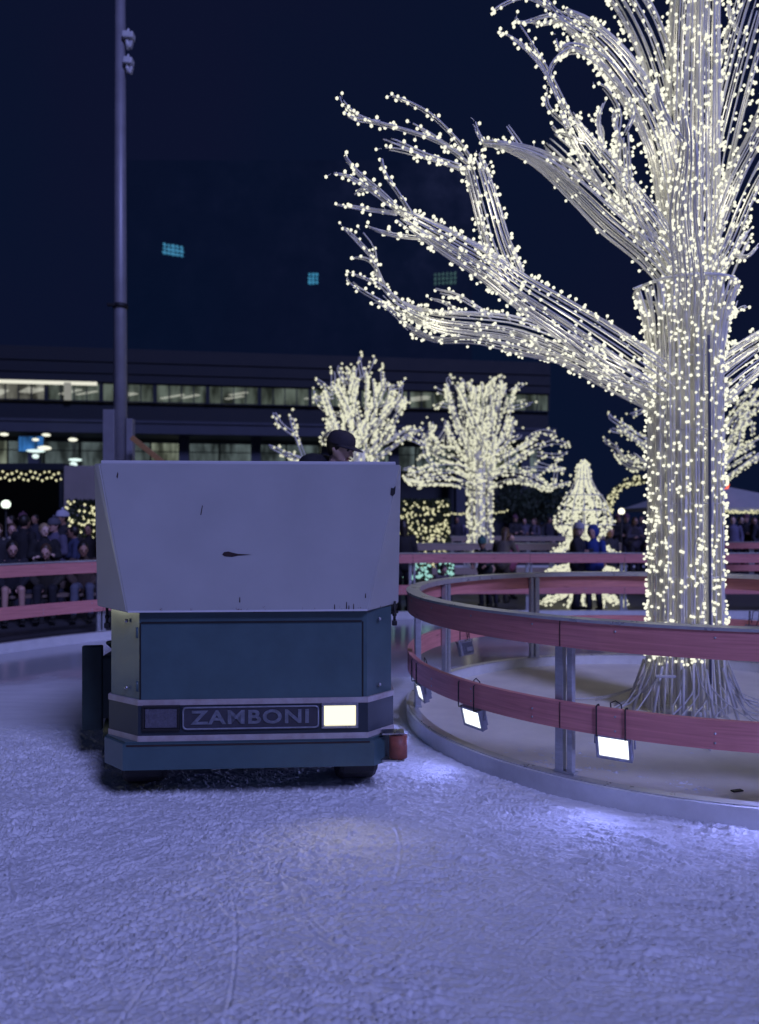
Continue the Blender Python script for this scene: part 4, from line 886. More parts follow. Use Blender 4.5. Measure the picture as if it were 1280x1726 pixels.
# ---------------------------------------------------------------- mast
def mast():
    D = 13.6; c = P(203, 0, D); t = thing('light_mast', 'tall slim grey steel mast rising behind the ice resurfacer', 'mast', (c.x, D, .05)); x = 0
    b = MB(); b.cyl((0, 0, 0), (0, 0, 12.0), .137, 28, .082); b.build('shaft', M['pole'], t)
    sl = MB(); z1 = P(0, 697, D).z; sl.box((-.15, -.1, z1 / 2), (.20, .16, z1), None, .01); sl.build('sleeve', M['pole'], t)
    sl = MB(); z1 = P(0, 711, D).z; sl.box((.19, -.02, z1 / 2), (.11, .16, z1), None, .01); sl.build('sleeve', M['pole'], t)
    b = MB(); b.box((-.13, -.1, P(0, 521, D).z), (.14, .06, .05), None, .01); b.cyl((0, 0, P(0, 521, D).z - .04), (0, 0, P(0, 521, D).z + .04), .132, 24); b.build('clamp', M['black'], t)
    for (py, s) in ((72, 1.0), (115, .8)):
        z = P(0, py, D).z; b = MB(); b.box((.17, -.06, z + .03), (.19 * s, .16, .11), (0, .1, 0), .015); b.cyl((.10, 0, z + .08), (.15, 0, z + .20), .02, 8); b.cyl((.15, -.06, z - .03), (.15, -.06, z - .2 * s), .045, 12, .03); b.box((.21, -.06, z - .12), (.05, .08, .12), (0, .3, 0), .01)
        b.box((.1, 0, z), (.1, .04, .04)); b.build('camera_unit', M['kerb_white'], t)
mast()
M['timber'] = mat('timber', (.42, .22, .08), .6, var=.3, scale=6, stretch=(1, 6, 6))
D = 13.2; p0, p1 = P(222, 737, D), P(300, 800, D); d = p1 - p0; b = MB(); L = d.length
b.box((0, 0, 0), (L + 1.2, .06, .09), None, .005); o = b.build('timber_brace', M['timber'], None, (p0 + p1) / 2 + d.normalized() * .6); o.rotation_euler = (0, math.atan2(-d.z, d.x), 0); tag(o, 'slanting orange timber brace right of the mast foot', 'beam')

# ================================================================ ice resurfacer
def resurfacer():
    t = thing('ice_resurfacer', 'worn white and green ice resurfacer with one headlight lit, driving on the ice', 'ice resurfacer', (-.735, 4.3, 0), R(3.5))
    W2 = .815; L = 3.3
    def px(x): return (x - 418) / 298.0
    def pz(y): return 1.6 - (y - 880) / 298.0
    # lower body with chamfered front corners, recessed service panel framed by thin gaps
    zb0, zb1 = .30, pz(1029)
    out = [(-W2, .16), (-.615, 0), (.665, 0), (W2, .16), (W2, L), (-W2, L)]
    b = MB(); b.prism(out, zb0, zb1); b.build('body', M['green_paint'], t)
    fx0, fx1, fz0, fz1 = px(238), px(607), pz(1182), pz(1049)
    b = MB()
    zc = (fz0 + fz1) / 2
    b.box(((fx0 + fx1) / 2, -.004, zc), (fx1 - fx0, .010, fz1 - fz0 - .02), None, .003)
    b.build('front_panel', M['green_paint'], t)
    b = MB()
    for x in (fx0 - .006, fx1 + .006): b.box((x, -.001, (.42 + fz1) / 2), (.008, .006, fz1 - .42))
    b.box(((fx0 + fx1) / 2, -.001, fz1 + .002), (fx1 - fx0, .006, .010))
    b.build('panel_gap', M['black'], t)
    # colour band with two pale stripes wrapping the chamfers
    def wrap(z0, z1, off, name, m):
        o = [(-W2 - off, .16 + off * .3 + .7), (-W2 - off, .16 - off * .3), (-.615 - off * .35, -off), (.665 + off * .35, -off), (W2 + off, .16 - off * .3), (W2 + off, .86 + off * .3)]
        i_ = [(-W2 + .01, .87), (-W2 + .01, .17), (-.61, .01), (.66, .01), (W2 - .01, .17), (W2 - .01, .87)]
        bb = MB(); n = len(o); vs = [(x, y, z0) for x, y in o] + [(x, y, z1) for x, y in o] + [(x, y, z0) for x, y in i_] + [(x, y, z1) for x, y in i_]; fs = []
        for k in range(n - 1): fs += [[k, k + 1, n + k + 1, n + k], [n + k, n + k + 1, 3 * n + k + 1, 3 * n + k], [k, 2 * n + k, 2 * n + k + 1, k + 1]]
        bb.add(vs, fs); return bb.build(name, m, t)
    wrap(.402, .572, .0125, 'colour_band', M['band_paint'])
    wrap(.572, .603, .016, 'stripe', M['stripe']); wrap(.370, .402, .016, 'stripe', M['stripe'])
    # bumper
    bo = [(-.845, .13), (-.70, -.026), (.705, -.026), (.80, .075), (.80, .8), (-.845, .8)]
    b = MB(); b.prism(bo, pz(1293), pz(1249)); b.prism([(x * .985, y + .012) for x, y in bo], pz(1249), pz(1246)); b.build('bumper', M['green_paint'], t)
    b = MB(); b.box((.0, -.029, pz(1252)), (1.36, .004, .008)); b.build('bumper_edge', M['rust'], t)
    rl = MB(); rx = .845; rl.cyl((rx, .01, pz(1282)), (rx, .01, pz(1245)), .052, 24); r_ = rl.build('bumper_roller', M['roller'], t)
    b = MB(); b.box((rx - .03, .03, pz(1242) + .004), (.13, .09, .012), None, .004); b.box((rx - .03, .03, pz(1285) - .004), (.13, .09, .012), None, .004); b.cyl((rx, .01, pz(1290)), (rx, .01, pz(1238)), .013, 10); b.build('roller_bracket', M['chrome'], t)
    # headlights
    for (xc, on) in ((px(570), True), (px(272), False)):
        b = MB(); w, h, z = .178, .112, pz(1207)
        for (dx, dz, ww, hh) in ((0, h / 2 + .008, w + .03, .014), (0, -h / 2 - .008, w + .03, .014), (-w / 2 - .008, 0, .014, h), (w / 2 + .008, 0, .014, h)): b.box((xc + dx, -.022, z + dz), (ww, .022, hh), None, .004)
        f = b.build('headlight', M['chrome'] if on else M['black'], t)
        b = MB(); b.box((xc, -.018, z), (w, .012, h), None, .004); b.build('lens', M['headlight_on'] if on else M['lens_off'], f)
        if on:
            Lt = bpy.data.lights.new('headlight_beam', 'SPOT'); Lt.energy = 6; Lt.color = (1, .88, .55); Lt.spot_size = R(115); Lt.spot_blend = 1; Lt.shadow_soft_size = .06
            lo = bpy.data.objects.new('headlight_beam', Lt); COL.objects.link(lo); lo.parent = t; lo.location = (xc, -.04, z); lo.rotation_euler = Euler((-R(72), 0, 0))
    for (x, z) in ((-.70, 1.04), (.74, 1.04), (-.70, .66), (.74, .66)):
        b = MB(); b.cyl((x, .30 * 0 + .055, z), (x, .045, z), .011, 6); b.build('bolt', M['chrome'], t)
    for z in (.68, .98): b = MB(); b.cyl((fx0 - .022, -.006, z - .03), (fx0 - .022, -.006, z + .03), .007, 8); b.build('hinge', M['green_paint'], t)
    # name plate
    b = MB(); w, h, z, xc = .765, .128, pz(1208), px(421); b.box((xc, -.017, z), (w, .012, h), None, .004); pl = b.build('name_plate', M['plate_dark'], t)
    b = MB()
    pts = []
    for (sx, sz, a0) in ((1, 1, 0), (-1, 1, 90), (-1, -1, 180), (1, -1, 270)):
        for a in (0, 30, 60, 90): pts.append((xc + sx * (w / 2 - .025) + .02 * math.cos(R(a0 + a)), -.026, z + sz * (h / 2 - .022) + .018 * math.sin(R(a0 + a))))
    pts.append(pts[0]); b.tube(pts, .0055, 6); b.build('plate_rim', M['plate_rim'], pl)
    cu = bpy.data.curves.new('txt', 'FONT'); cu.body = 'ZAMBONI'; cu.size = .105; cu.extrude = .004; cu.offset = .0028; cu.align_x = 'CENTER'; cu.align_y = 'CENTER'; cu.space_character = 1.12
    to = bpy.data.objects.new('txt', cu); COL.objects.link(to); bpy.context.view_layer.update()
    me = bpy.data.meshes.new_from_object(to.evaluated_get(bpy.context.evaluated_depsgraph_get())); bpy.data.objects.remove(to)
    xs = [v.co.x for v in me.vertices]; k = .66 / (max(xs) - min(xs)); me.materials.clear(); me.materials.append(M['letter'])
    me.transform(Matrix.Translation((xc, -.0265, z)) @ Euler((R(90), 0, 0)).to_matrix().to_4x4() @ Matrix.Diagonal((k, 1.0, 1, 1)))
    lo = bpy.data.objects.new('lettering', me); COL.objects.link(lo); lo.parent = pl
    # snow tank: full width at the top, corners cut back towards the bottom
    z0, z1 = pz(1030), 1.925; yt = 1.22; TW = .858
    v = [(-.672, -.045, z0), (.668, -.045, z0), (TW - .01, -.045, z1), (-TW + .035, -.045, z1), (-TW - .05, .20, z0 + .012), (TW + .008, .24, z0 + .012), (TW, -.02, z1), (-TW, -.02, z1), (-TW - .05, yt, z0 + .012), (TW + .008, yt, z0 + .012), (TW, yt, z1), (-TW, yt, z1)]
    f = [[0, 1, 2, 3], [0, 3, 7, 4], [1, 5, 6, 2], [4, 7, 11, 8], [5, 9, 10, 6], [8, 11, 10, 9], [3, 2, 6, 10, 11, 7], [0, 4, 8, 9, 5, 1]]
    bm = bmesh.new(); vv = [bm.verts.new(c) for c in v]
    for q in f: bm.faces.new([vv[i] for i in q])
    bmesh.ops.recalc_face_normals(bm, faces=bm.faces); bmesh.ops.bevel(bm, geom=bm.edges[:], offset=.006, segments=2, affect='EDGES')
    me = bpy.data.meshes.new('snow_tank'); bm.to_mesh(me); bm.free(); me.materials.append(M['tank']); to = bpy.data.objects.new('snow_tank', me); COL.objects.link(to); to.parent = t
    b = MB(); b.box((0, .60, z1 + .012), (1.66, 1.18, .02), None, .005); b.box((0, -.047, z0 + .006), (1.33, .008, .01)); b.build('tank_lid', M['white_paint'], to)
    # gouge and hole in the tank front
    yy = -.0475
    def blot(pts, y, name, m):
        bb = MB(); n = len(pts); bb.add([(x, y, z) for x, z in pts] + [(x, y + .004, z) for x, z in pts], [list(range(n)), [i + n for i in range(n)][::-1]] + [[i, (i + 1) % n, n + (i + 1) % n, n + i] for i in range(n)]); bb.build(name, m, to)
    blot([(px(374), pz(934)), (px(377), pz(930)), (px(384), pz(929)), (px(391), pz(931)), (px(400), pz(933)), (px(422), pz(934.5)), (px(400), pz(936)), (px(390), pz(938)), (px(378), pz(937))], yy, 'gouge', M['rust'])
    blot([(px(338), pz(868)), (px(341), pz(852)), (px(342), pz(853)), (px(339.5), pz(868))], yy, 'scratch', M['rust'])
    blot([(px(201), pz(805)), (px(203), pz(797)), (px(204), pz(800)), (px(203), pz(808))], yy, 'scratch', M['rust'])
    for x, z, h in ((560, 1018, 10), (580, 1014, 12), (584, 1020, 9), (592, 1017, 14), (402, 1005, 9), (612, 1000, 8)): blot([(px(x), pz(z + h)), (px(x + .6), pz(z)), (px(x + 1.6), pz(z + 1)), (px(x + 1.8), pz(z + h))], yy, 'scratch', M['rust'])
    blot([(px(655), pz(834)), (px(656), pz(822)), (px(660), pz(823)), (px(664), pz(819)), (px(663), pz(832)), (px(659), pz(836))], yy, 'hole', M['black'])
    blot([(px(424), pz(1031)), (px(430), pz(1027)), (px(440), pz(1027)), (px(446), pz(1031))], yy, 'rust_patch', M['rust'])
    # latches hanging under the tank corners
    for sx, xx in ((1, TW - .02), (-1, -TW + .01)):
        b = MB(); b.cyl((xx, .19, z0 - .10), (xx, .19, z0 + .03), .008, 8); b.box((xx, .19, z0 - .10), (.03, .03, .03), None, .006); b.sph((xx, .19, z0 - .05), .014, 8, 6); b.build('latch', M['black'], t)
    # chassis, wheels
    b = MB(); b.box((0, 1.7, .32), (1.3, 3.0, .16), None, .02); b.cyl((-.6, .42, .34), (.55, .42, .34), .05, 12); b.cyl((-.6, 2.5, .34), (.6, 2.5, .34), .05, 12); b.build('chassis', M['black'], t)
    for (x, y, steer) in ((-.68, .46, 6), (.60, .46, 6), (-.66, 2.5, 0), (.62, 2.5, 0)):
        rt = Euler((0, 0, R(steer))).to_matrix()
        b = MB(); prof = [(-.115, .20), (-.125, .27), (-.115, .325), (-.09, .342), (.09, .342), (.115, .325), (.125, .27), (.115, .20)]; n = 40; vs = []
        for k in range(n):
            a = 2 * math.pi * k / n
            for j, (px_, r0) in enumerate(prof):
                rr = r0 + (.005 if (j in (2, 3, 4, 5) and k % 2) else 0); vs.append(Vector((x, y, .347)) + rt @ Vector((px_, rr * math.cos(a), rr * math.sin(a))))
        m_ = len(prof); b.add(vs, [[k * m_ + j, k * m_ + (j + 1) % m_, ((k + 1) % n) * m_ + (j + 1) % m_, ((k + 1) % n) * m_ + j] for k in range(n) for j in range(m_)], False)
        wh = b.build('wheel', M['rubber'], t); b = MB(); b.cyl(Vector((x, y, .347)) + rt @ Vector((-.10, 0, 0)), Vector((x, y, .347)) + rt @ Vector((.10, 0, 0)), .205, 24)
        b.cyl(Vector((x, y, .347)) + rt @ Vector((-.118, 0, 0)), Vector((x, y, .347)) + rt @ Vector((.118, 0, 0)), .06, 16); b.build('rim', M['white_paint'], wh)
    # rear deck, driver's seat, steering wheel
    b = MB(); b.box((0, 2.27, 1.02 + .135), (1.62, 2.0, .10), None, .01); b.box((0, 1.30, 1.42), (1.2, .08, .42), None, .02); b.box((-.5, 2.9, 1.35), (.5, .6, .28), None, .03); b.build('driver_deck', M['green_paint'], t)
    b = MB(); b.box((.20, 1.75, 1.36), (.5, .46, .12), None, .03); b.box((.20, 2.01, 1.58), (.48, .09, .42), (-.1, 0, 0), .03); b.cyl((.2, 1.75, 1.2), (.2, 1.75, 1.3), .06, 12); b.build('seat', M['black'], t)
    b = MB(); cc = Vector((.16, 1.38, 1.72)); rt = Euler((R(-35), 0, 0)).to_matrix(); b.tube([cc + rt @ Vector((.18 * math.cos(a), .18 * math.sin(a), 0)) for a in np.linspace(0, 6.2832, 25)], .013, 8)
    for a in (0.5, 2.6, 4.7): b.tube([cc, cc + rt @ Vector((.18 * math.cos(a), .18 * math.sin(a), 0))], .01, 6)
    b.tube([cc, cc + rt @ Vector((0, 0, -.38))], .02, 8); b.build('steering_wheel', M['black'], t)
    # side wash board on the left, rear conditioner
    b = MB(); b.box((-1.125, .82, .50), (.13, .05, .56), (0, 0, .15), .01); b.box((-.99, .95, .50), (.16, .28, .42), None, .02); b.tube([(-.98, .9, .72), (-1.02, .8, .80), (-.93, .75, .82), (-.85, .8, .74)], .014, 8); b.cyl((-1.04, .86, .20), (-.86, .86, .20), .1, 14); b.build('edge_brush', M['dark_green'], t)
    b = MB(); b.box((0, 3.55, .28), (1.86, .5, .40), None, .02); b.box((0, 3.82, .16), (1.9, .04, .30)); b.box((-.5, 3.2, .6), (.08, .8, .08), (.6, 0, 0)); b.box((.5, 3.2, .6), (.08, .8, .08), (.6, 0, 0)); b.build('conditioner', M['dark_green'], t)
    return t
M['dark_green'] = mat('dark_green', (.02, .045, .045), .5, var=.4, scale=12)
def tank_mat():
    m = bpy.data.materials.new('tank'); m.use_nodes = True; nt = m.node_tree; b = nt.nodes['Principled BSDF']; N = nt.nodes.new; L = nt.links.new
    tc = N('ShaderNodeTexCoord'); n = N('ShaderNodeTexNoise'); n.inputs['Scale'].default_value = 2.5; n.inputs['Detail'].default_value = 6; L(tc.outputs['Object'], n.inputs['Vector'])
    r = N('ShaderNodeValToRGB'); r.color_ramp.elements[0].position = .3; r.color_ramp.elements[1].position = .7; r.color_ramp.elements[0].color = (.36, .37, .37, 1); r.color_ramp.elements[1].color = (.42, .43, .43, 1); L(n.outputs['Fac'], r.inputs[0])
    # chips of rust along the lower lip
    sp = N('ShaderNodeSeparateXYZ'); L(tc.outputs['Object'], sp.inputs[0]); mr = N('ShaderNodeMapRange'); mr.inputs['From Min'].default_value = 1.17; mr.inputs['From Max'].default_value = 1.10; L(sp.outputs['Z'], mr.inputs['Value'])
    n2 = N('ShaderNodeTexNoise'); n2.inputs['Scale'].default_value = 26; n2.inputs['Detail'].default_value = 8; n2.inputs['Roughness'].default_value = .8; L(tc.outputs['Object'], n2.inputs['Vector'])
    ad = N('ShaderNodeMath'); ad.operation = 'MULTIPLY_ADD'; ad.inputs[1].default_value = .22; L(mr.outputs[0], ad.inputs[0]); L(n2.outputs['Fac'], ad.inputs[2])
    r2 = N('ShaderNodeValToRGB'); r2.color_ramp.elements[0].position = .76; r2.color_ramp.elements[1].position = .80; L(ad.outputs[0], r2.inputs[0])
    mx = N('ShaderNodeMix'); mx.data_type = 'RGBA'; L(r2.outputs[0], mx.inputs[0]); L(r.outputs[0], mx.inputs[6]); mx.inputs[7].default_value = (.14, .09, .07, 1); L(mx.outputs[2], b.inputs['Base Color'])
    b.inputs['Roughness'].default_value = .38; n3 = N('ShaderNodeTexNoise'); n3.inputs['Scale'].default_value = 3; L(tc.outputs['Object'], n3.inputs['Vector']); bp = N('ShaderNodeBump'); bp.inputs['Strength'].default_value = .12; bp.inputs['Distance'].default_value = .03; L(n3.outputs['Fac'], bp.inputs['Height']); L(bp.outputs[0], b.inputs['Normal'])
    return m
M['tank'] = tank_mat()
resurfacer()

# ================================================================ people
def remesh(mb, name, m, parent, vox=.014, smooth=4):
    o = mb.build(name, None); md = o.modifiers.new('r', 'REMESH'); md.mode = 'VOXEL'; md.voxel_size = vox; md.use_smooth_shade = True
    sm = o.modifiers.new('s', 'SMOOTH'); sm.iterations = smooth; sm.factor = .5
    dg = bpy.context.evaluated_depsgraph_get(); dg.update(); me = bpy.data.meshes.new_from_object(o.evaluated_get(dg)); bpy.data.objects.remove(o)
    me.materials.clear(); me.materials.append(m); me.polygons.foreach_set('use_smooth', [True] * len(me.polygons)); me.name = name
    r = bpy.data.objects.new(name, me); COL.objects.link(r); r.parent = parent; return r
def cloth(name, c): return mat(name, c, .85, var=.35, scale=9, bump=.3, bscale=30)
SK = {'pink': mat('skin_pink', (.55, .33, .28), .55, var=.12, scale=12), 'tan': mat('skin_tan', (.40, .22, .16), .55, var=.12, scale=12), 'pale': mat('skin_pale', (.72, .50, .42), .55, var=.1, scale=12)}
HAIRM = {'dark': mat('hair_dark', (.02, .015, .012), .5, var=.4, scale=40, stretch=(6, 6, 1)), 'brown': mat('hair_brown', (.09, .05, .03), .5, var=.4, scale=40, stretch=(6, 6, 1)), 'blond': mat('hair_blond', (.38, .28, .16), .5, var=.3, scale=40, stretch=(6, 6, 1))}
EYE = mat('eye', (.03, .02, .02), .2); LIP = mat('lip', (.30, .10, .09), .5)
CL = {}
def clm(c):
    k = tuple(c)
    if k not in CL: CL[k] = cloth('cloth', c)
    return CL[k]
def person(label, loc, rz, H=1.72, pose='stand', skin='pink', top=(.02, .02, .03), legs=(.03, .03, .05), hair='dark', hat=None, hatc=(.2, .2, .2), arms='down', head=(0, 0), bare_legs=False, seat=.45, lean=0.0, group=None, long_hair=False, hump=False, boots=(.02, .02, .02)):
    """local frame: facing -y. head=(turn, nod) in degrees"""
    t = thing('person', label, 'person', loc, rz, group); k = H / 1.72
    V = lambda x, y, z: Vector((x * k, y * k, z * k))
    if pose == 'stand': hipz = .93; kn = [V(-.10, -.03, .50), V(.10, -.02, .50)]; an = [V(-.11, .03, .09), V(.12, .04, .09)]
    else:
        hipz = seat / k + .10; kn = [V(-.12, -.44, hipz + .02), V(.12, -.44, hipz + .02)]; an = [V(-.13, -.46, max(.09, hipz - .42)), V(.13, -.40, max(.09, hipz - .42))]
    hip = V(0, 0, hipz); hips = [V(-.09, 0, hipz), V(.09, 0, hipz)]
    fw = math.sin(R(lean)); up = math.cos(R(lean))
    def T(x, y, dz): return hip + V(x, -fw * dz + y * up, up * dz)      # torso frame
    neck = T(0, 0, .52); hc = T(0, -.03, .70); sh = [T(-.185, 0, .47), T(.185, 0, .47)]
    hr = Euler((R(head[1]), 0, R(head[0]))).to_matrix()
    if arms == 'down': el = [T(-.25, .02, .18), T(.25, .02, .18)]; wr = [T(-.24, -.12, -.05), T(.24, -.12, -.05)]
    elif arms == 'fold': el = [T(-.26, -.04, .20), T(.26, -.04, .20)]; wr = [T(.06, -.22, .24), T(-.06, -.24, .20)]
    elif arms == 'wheel': el = [T(-.25, -.16, .22), T(.25, -.16, .22)]; wr = [T(-.16, -.42, .24), T(.16, -.42, .24)]
    elif arms == 'rail': el = [T(-.27, -.15, .22), T(.27, -.15, .22)]; wr = [T(-.18, -.36, .14), T(.18, -.36, .14)]
    elif arms == 'hold': el = [T(-.24, -.08, .20), T(.25, -.05, .20)]; wr = [T(-.05, -.30, .30), T(.10, -.30, .22)]
    elif arms == 'lap': el = [T(-.25, -.02, .20), T(.25, -.02, .20)]; wr = [T(-.12, -.28, .06), T(.12, -.28, .06)]
    # body: skin coloured, continuous, from head to feet
    b = MB(); hk = k ** .6; hcx = hc
    b.sph(hcx, .098 * hk, 16, 12, (.80, .98, 1.14), hr)
    b.sph(hcx + hr @ Vector((0, -.025, -.06)) * hk, .062 * hk, 14, 10, (.92, 1.0, .95), hr)
    b.caps(hcx + hr @ Vector((0, -.095, .005)) * hk, hcx + hr @ Vector((0, -.118, -.032)) * hk, .010 * hk, .015 * hk, 8)
    b.caps(hcx + hr @ Vector((-.035, -.083, .022)) * hk, hcx + hr @ Vector((.035, -.083, .022)) * hk, .014 * hk, .014 * hk, 8)
    b.sph(hcx + hr @ Vector((0, -.082, -.088)) * hk, .020 * hk, 8, 6)
    for s_ in (-1, 1): b.sph(hcx + hr @ Vector((s_ * .079, .008, -.008)) * hk, .026 * hk, 8, 6, (.4, .7, 1.1), hr)
    b.caps(neck, hcx + hr @ Vector((0, .015, -.05)) * hk, .052 * k, .05 * k)
    b.caps(T(0, 0, .06), T(0, 0, .40), .13 * k, .14 * k); b.caps(T(-.12, 0, .44), T(.12, 0, .44), .07 * k, .07 * k); b.caps(hips[0], hips[1], .10 * k, .10 * k)
    for i in (0, 1):
        b.caps(sh[i], el[i], .052 * k, .040 * k); b.caps(el[i], wr[i], .040 * k, .028 * k); b.caps(hips[i], kn[i], .085 * k, .058 * k); b.caps(kn[i], an[i], .056 * k, .038 * k)
        b.caps(an[i] + V(0, .03, -.03), an[i] + V(0, -.13, -.055), .04 * k, .03 * k)
        d = (wr[i] - el[i]).normalized(); pc = wr[i] + d * .055 * k; b.caps(wr[i], pc, .026 * k, .034 * k)
    body = remesh(b, 'body', SK[skin], t, .012 * hk if k > .8 else .010, 3)
    # fingers closed round what they hold, one tube each
    b = MB()
    for i in (0, 1):
        d = (wr[i] - el[i]).normalized(); side = d.cross(Vector((0, 0, 1)));
        side = Vector((1, 0, 0)) if side.length < .2 else side.normalized()
        dn = side.cross(d).normalized(); dn = -dn if dn.z > 0 else dn; base = wr[i] + d * .085 * k
        for j, ln in enumerate((.070, .078, .074, .058)):
            o_ = base + side * (j - 1.5) * .019 * k; b.tube([o_ - d * .02 * k, o_ + d * ln * .45 * k, o_ + d * ln * .7 * k + dn * ln * .35 * k, o_ + d * ln * .6 * k + dn * ln * .7 * k], [.0095 * k, .009 * k, .0085 * k, .007 * k], 6)
        o_ = wr[i] + d * .04 * k - side * .03 * k; b.tube([o_, o_ - side * .022 * k + d * .03 * k, o_ - side * .01 * k + d * .055 * k + dn * .02 * k], [.012 * k, .0105 * k, .008 * k], 6)
    b.build('fingers', SK[skin], body)
    b = MB()
    for s_ in (-1, 1): b.sph(hcx + hr @ Vector((s_ * .031, -.090, .004)) * hk, .0105 * hk, 8, 6)
    b.build('eyes', EYE, body)
    b = MB(); b.caps(hcx + hr @ Vector((-.022, -.094, -.060)) * hk, hcx + hr @ Vector((.022, -.094, -.060)) * hk, .006 * hk, .006 * hk, 6); b.build('mouth', LIP, body)
    # jacket
    b = MB(); b.caps(T(0, .0, -.04), T(0, 0, .38), .165 * k, .165 * k); b.caps(T(-.13, .0, .42), T(.13, .0, .42), .085 * k, .085 * k); b.caps(T(-.07, 0, .02), T(.07, 0, .02), .15 * k, .15 * k); b.caps(T(0, 0, .42), T(0, .0, .54), .085 * k, .07 * k)
    for i in (0, 1): b.caps(sh[i], el[i], .074 * k, .060 * k); b.caps(el[i], wr[i] - (wr[i] - el[i]).normalized() * .01, .060 * k, .046 * k)
    if hump: b.caps(T(-.10, .13, .56), T(.10, .13, .56), .105 * k, .105 * k); b.caps(T(-.16, .10, .46), T(.16, .10, .46), .11 * k, .11 * k)
    if hat == 'hood': b.sph(hcx + hr @ Vector((0, .03, .01)), .125 * hk, 14, 10, (.95, .95, 1.15), hr)
    jk = remesh(b, 'jacket', clm(top), t, .015, 3)
    # trousers
    if not bare_legs:
        b = MB(); b.caps(hips[0], hips[1], .118 * k, .118 * k)
        for i in (0, 1): b.caps(hips[i], kn[i], .102 * k, .076 * k); b.caps(kn[i], an[i] + V(0, 0, .02), .074 * k, .06 * k)
        remesh(b, 'trousers', clm(legs), t, .016, 3)
    else:
        b = MB(); b.caps(hips[0], hips[1], .118 * k, .118 * k)
        for i in (0, 1): b.caps(hips[i], hips[i].lerp(kn[i], .6), .105 * k, .09 * k)
        remesh(b, 'shorts', clm(legs), t, .016, 3)
    for i in (0, 1):
        b = MB(); b.caps(an[i] + V(0, .02, .04), an[i] + V(0, .02, -.02), .058 * k, .055 * k, 10); b.caps(an[i] + V(0, .03, -.035), an[i] + V(0, -.15, -.045), .052 * k, .042 * k, 10); b.box(an[i] + V(0, -.05, -.088), (.02, .28 * k, .012) if pose == 'stand' else (.09 * k, .26 * k, .02))
        b.build('boot', clm(boots), t)
    # hair or hat
    hm = HAIRM[hair]
    if hat != 'hood':
        b = MB(); b.sph(hcx + hr @ Vector((0, .022, .022)) * hk, .106 * hk, 16, 12, (.86, .95, 1.08), hr)
        if long_hair: b.caps(hcx + hr @ Vector((0, .06, -.02)) * hk, hcx + hr @ Vector((0, .085, -.24)) * hk, .085 * hk, .05 * hk)
        remesh(b, 'hair', hm, t, .010, 2)
    if hat == 'beanie':
        b = MB(); n = 20; prof = [(1.13, .035), (1.18, .045), (1.17, .06), (1.13, .07), (1.10, .085), (1.0, .115), (.78, .143), (.45, .158), (.05, .163)]; vs = []
        for (r0, z) in prof:
            for j in range(n): a = 2 * math.pi * j / n; vs.append(hcx + hr @ (Vector((.087 * r0 * math.cos(a), .107 * r0 * math.sin(a) + .01, z - .012)) * hk))
        b.add(vs, [[i * n + j, i * n + (j + 1) % n, (i + 1) * n + (j + 1) % n, (i + 1) * n + j] for i in range(len(prof) - 1) for j in range(n)], True)
        b.sph(hcx + hr @ Vector((0, .012, .165)) * hk, .028 * hk, 10, 8); b.build('beanie', clm(hatc), t)
    if hat == 'cap':
        b = MB(); n = 24; prof = [(1.07, .030), (1.08, .05), (1.05, .075), (.95, .100), (.72, .122), (.38, .134), (.04, .137)]; vs = []
        for (r0, z) in prof:
            for j in range(n): a = 2 * math.pi * j / n; vs.append(hcx + hr @ (Vector((.087 * r0 * math.cos(a), .106 * r0 * math.sin(a) + .008, z)) * hk))
        b.add(vs, [[i * n + j, i * n + (j + 1) % n, (i + 1) * n + (j + 1) % n, (i + 1) * n + j] for i in range(len(prof) - 1) for j in range(n)], True)
        vs = []; m_ = 12
        for j in range(m_ + 1):
            a = math.pi * (1 + j / m_); ca, sa = math.cos(a), math.sin(a)
            for (rr, ex, z) in ((.090, 0, .040), (.092, .095, .020), (.092, .094, .013), (.090, 0, .033)): vs.append(hcx + hr @ (Vector((rr * ca * .93, rr * sa * 1.1 + ex * sa, z)) * hk))
        b.add(vs, [[j * 4 + q, j * 4 + (q + 1) % 4, (j + 1) * 4 + (q + 1) % 4, (j + 1) * 4 + q] for j in range(m_) for q in range(4)], True)
        b.build('cap', clm(hatc), t)
    return t
def stand_at(px, head_py, D, H_guess=None):
    """ground point for someone whose head centre sits at this image row"""
    z = P(px, head_py, D).z; return (P(px, 0, D).x, D, .05), (z - .05) / 1.63 * 1.72

# driver
c = P(565, 764, 6.05)
drv = person('driver in dark cap and hooded jacket looking down from the resurfacer seat', (c.x - .14, 6.08, c.z - 1.42), R(62), 1.86, 'sit', 'pale', (.015, .015, .025), (.02, .02, .03), 'dark', 'cap', (.04, .035, .05), 'lap', (-4, 16), seat=.62, lean=14, hump=True)
# move so that the hips rest on the seat cushion
seat_top = 1.37; drv.location.z = c.z - 2.16 + seat_top - .62 - .02


# pair of skaters in front of the cone tree
l, h = stand_at(974, 893, 13.25); person('person in pale beanie and black jacket, skating beside the child in blue', (l[0], l[1], .05), R(62), h, 'stand', 'pale', (.02, .02, .03), (.02, .02, .035), 'blond', 'beanie', (.42, .42, .46), 'hold', (-35, 4), long_hair=True)
l, h = stand_at(1001, 897, 13.2); person('child in shiny blue hooded coat held beside the black jacket', (l[0], l[1], .05), R(-40), h, 'stand', 'pink', (.02, .05, .26), (.03, .03, .06), 'brown', 'hood', None, 'hold', (10, 8))
l, h = stand_at(1028, 897, 15.4); person('bareheaded person just right of the blue hooded child', (l[0], l[1], .05), R(20), h, 'stand', 'tan', (.03, .03, .05), (.03, .03, .05), 'brown', None, arms='down', head=(-20, 0))
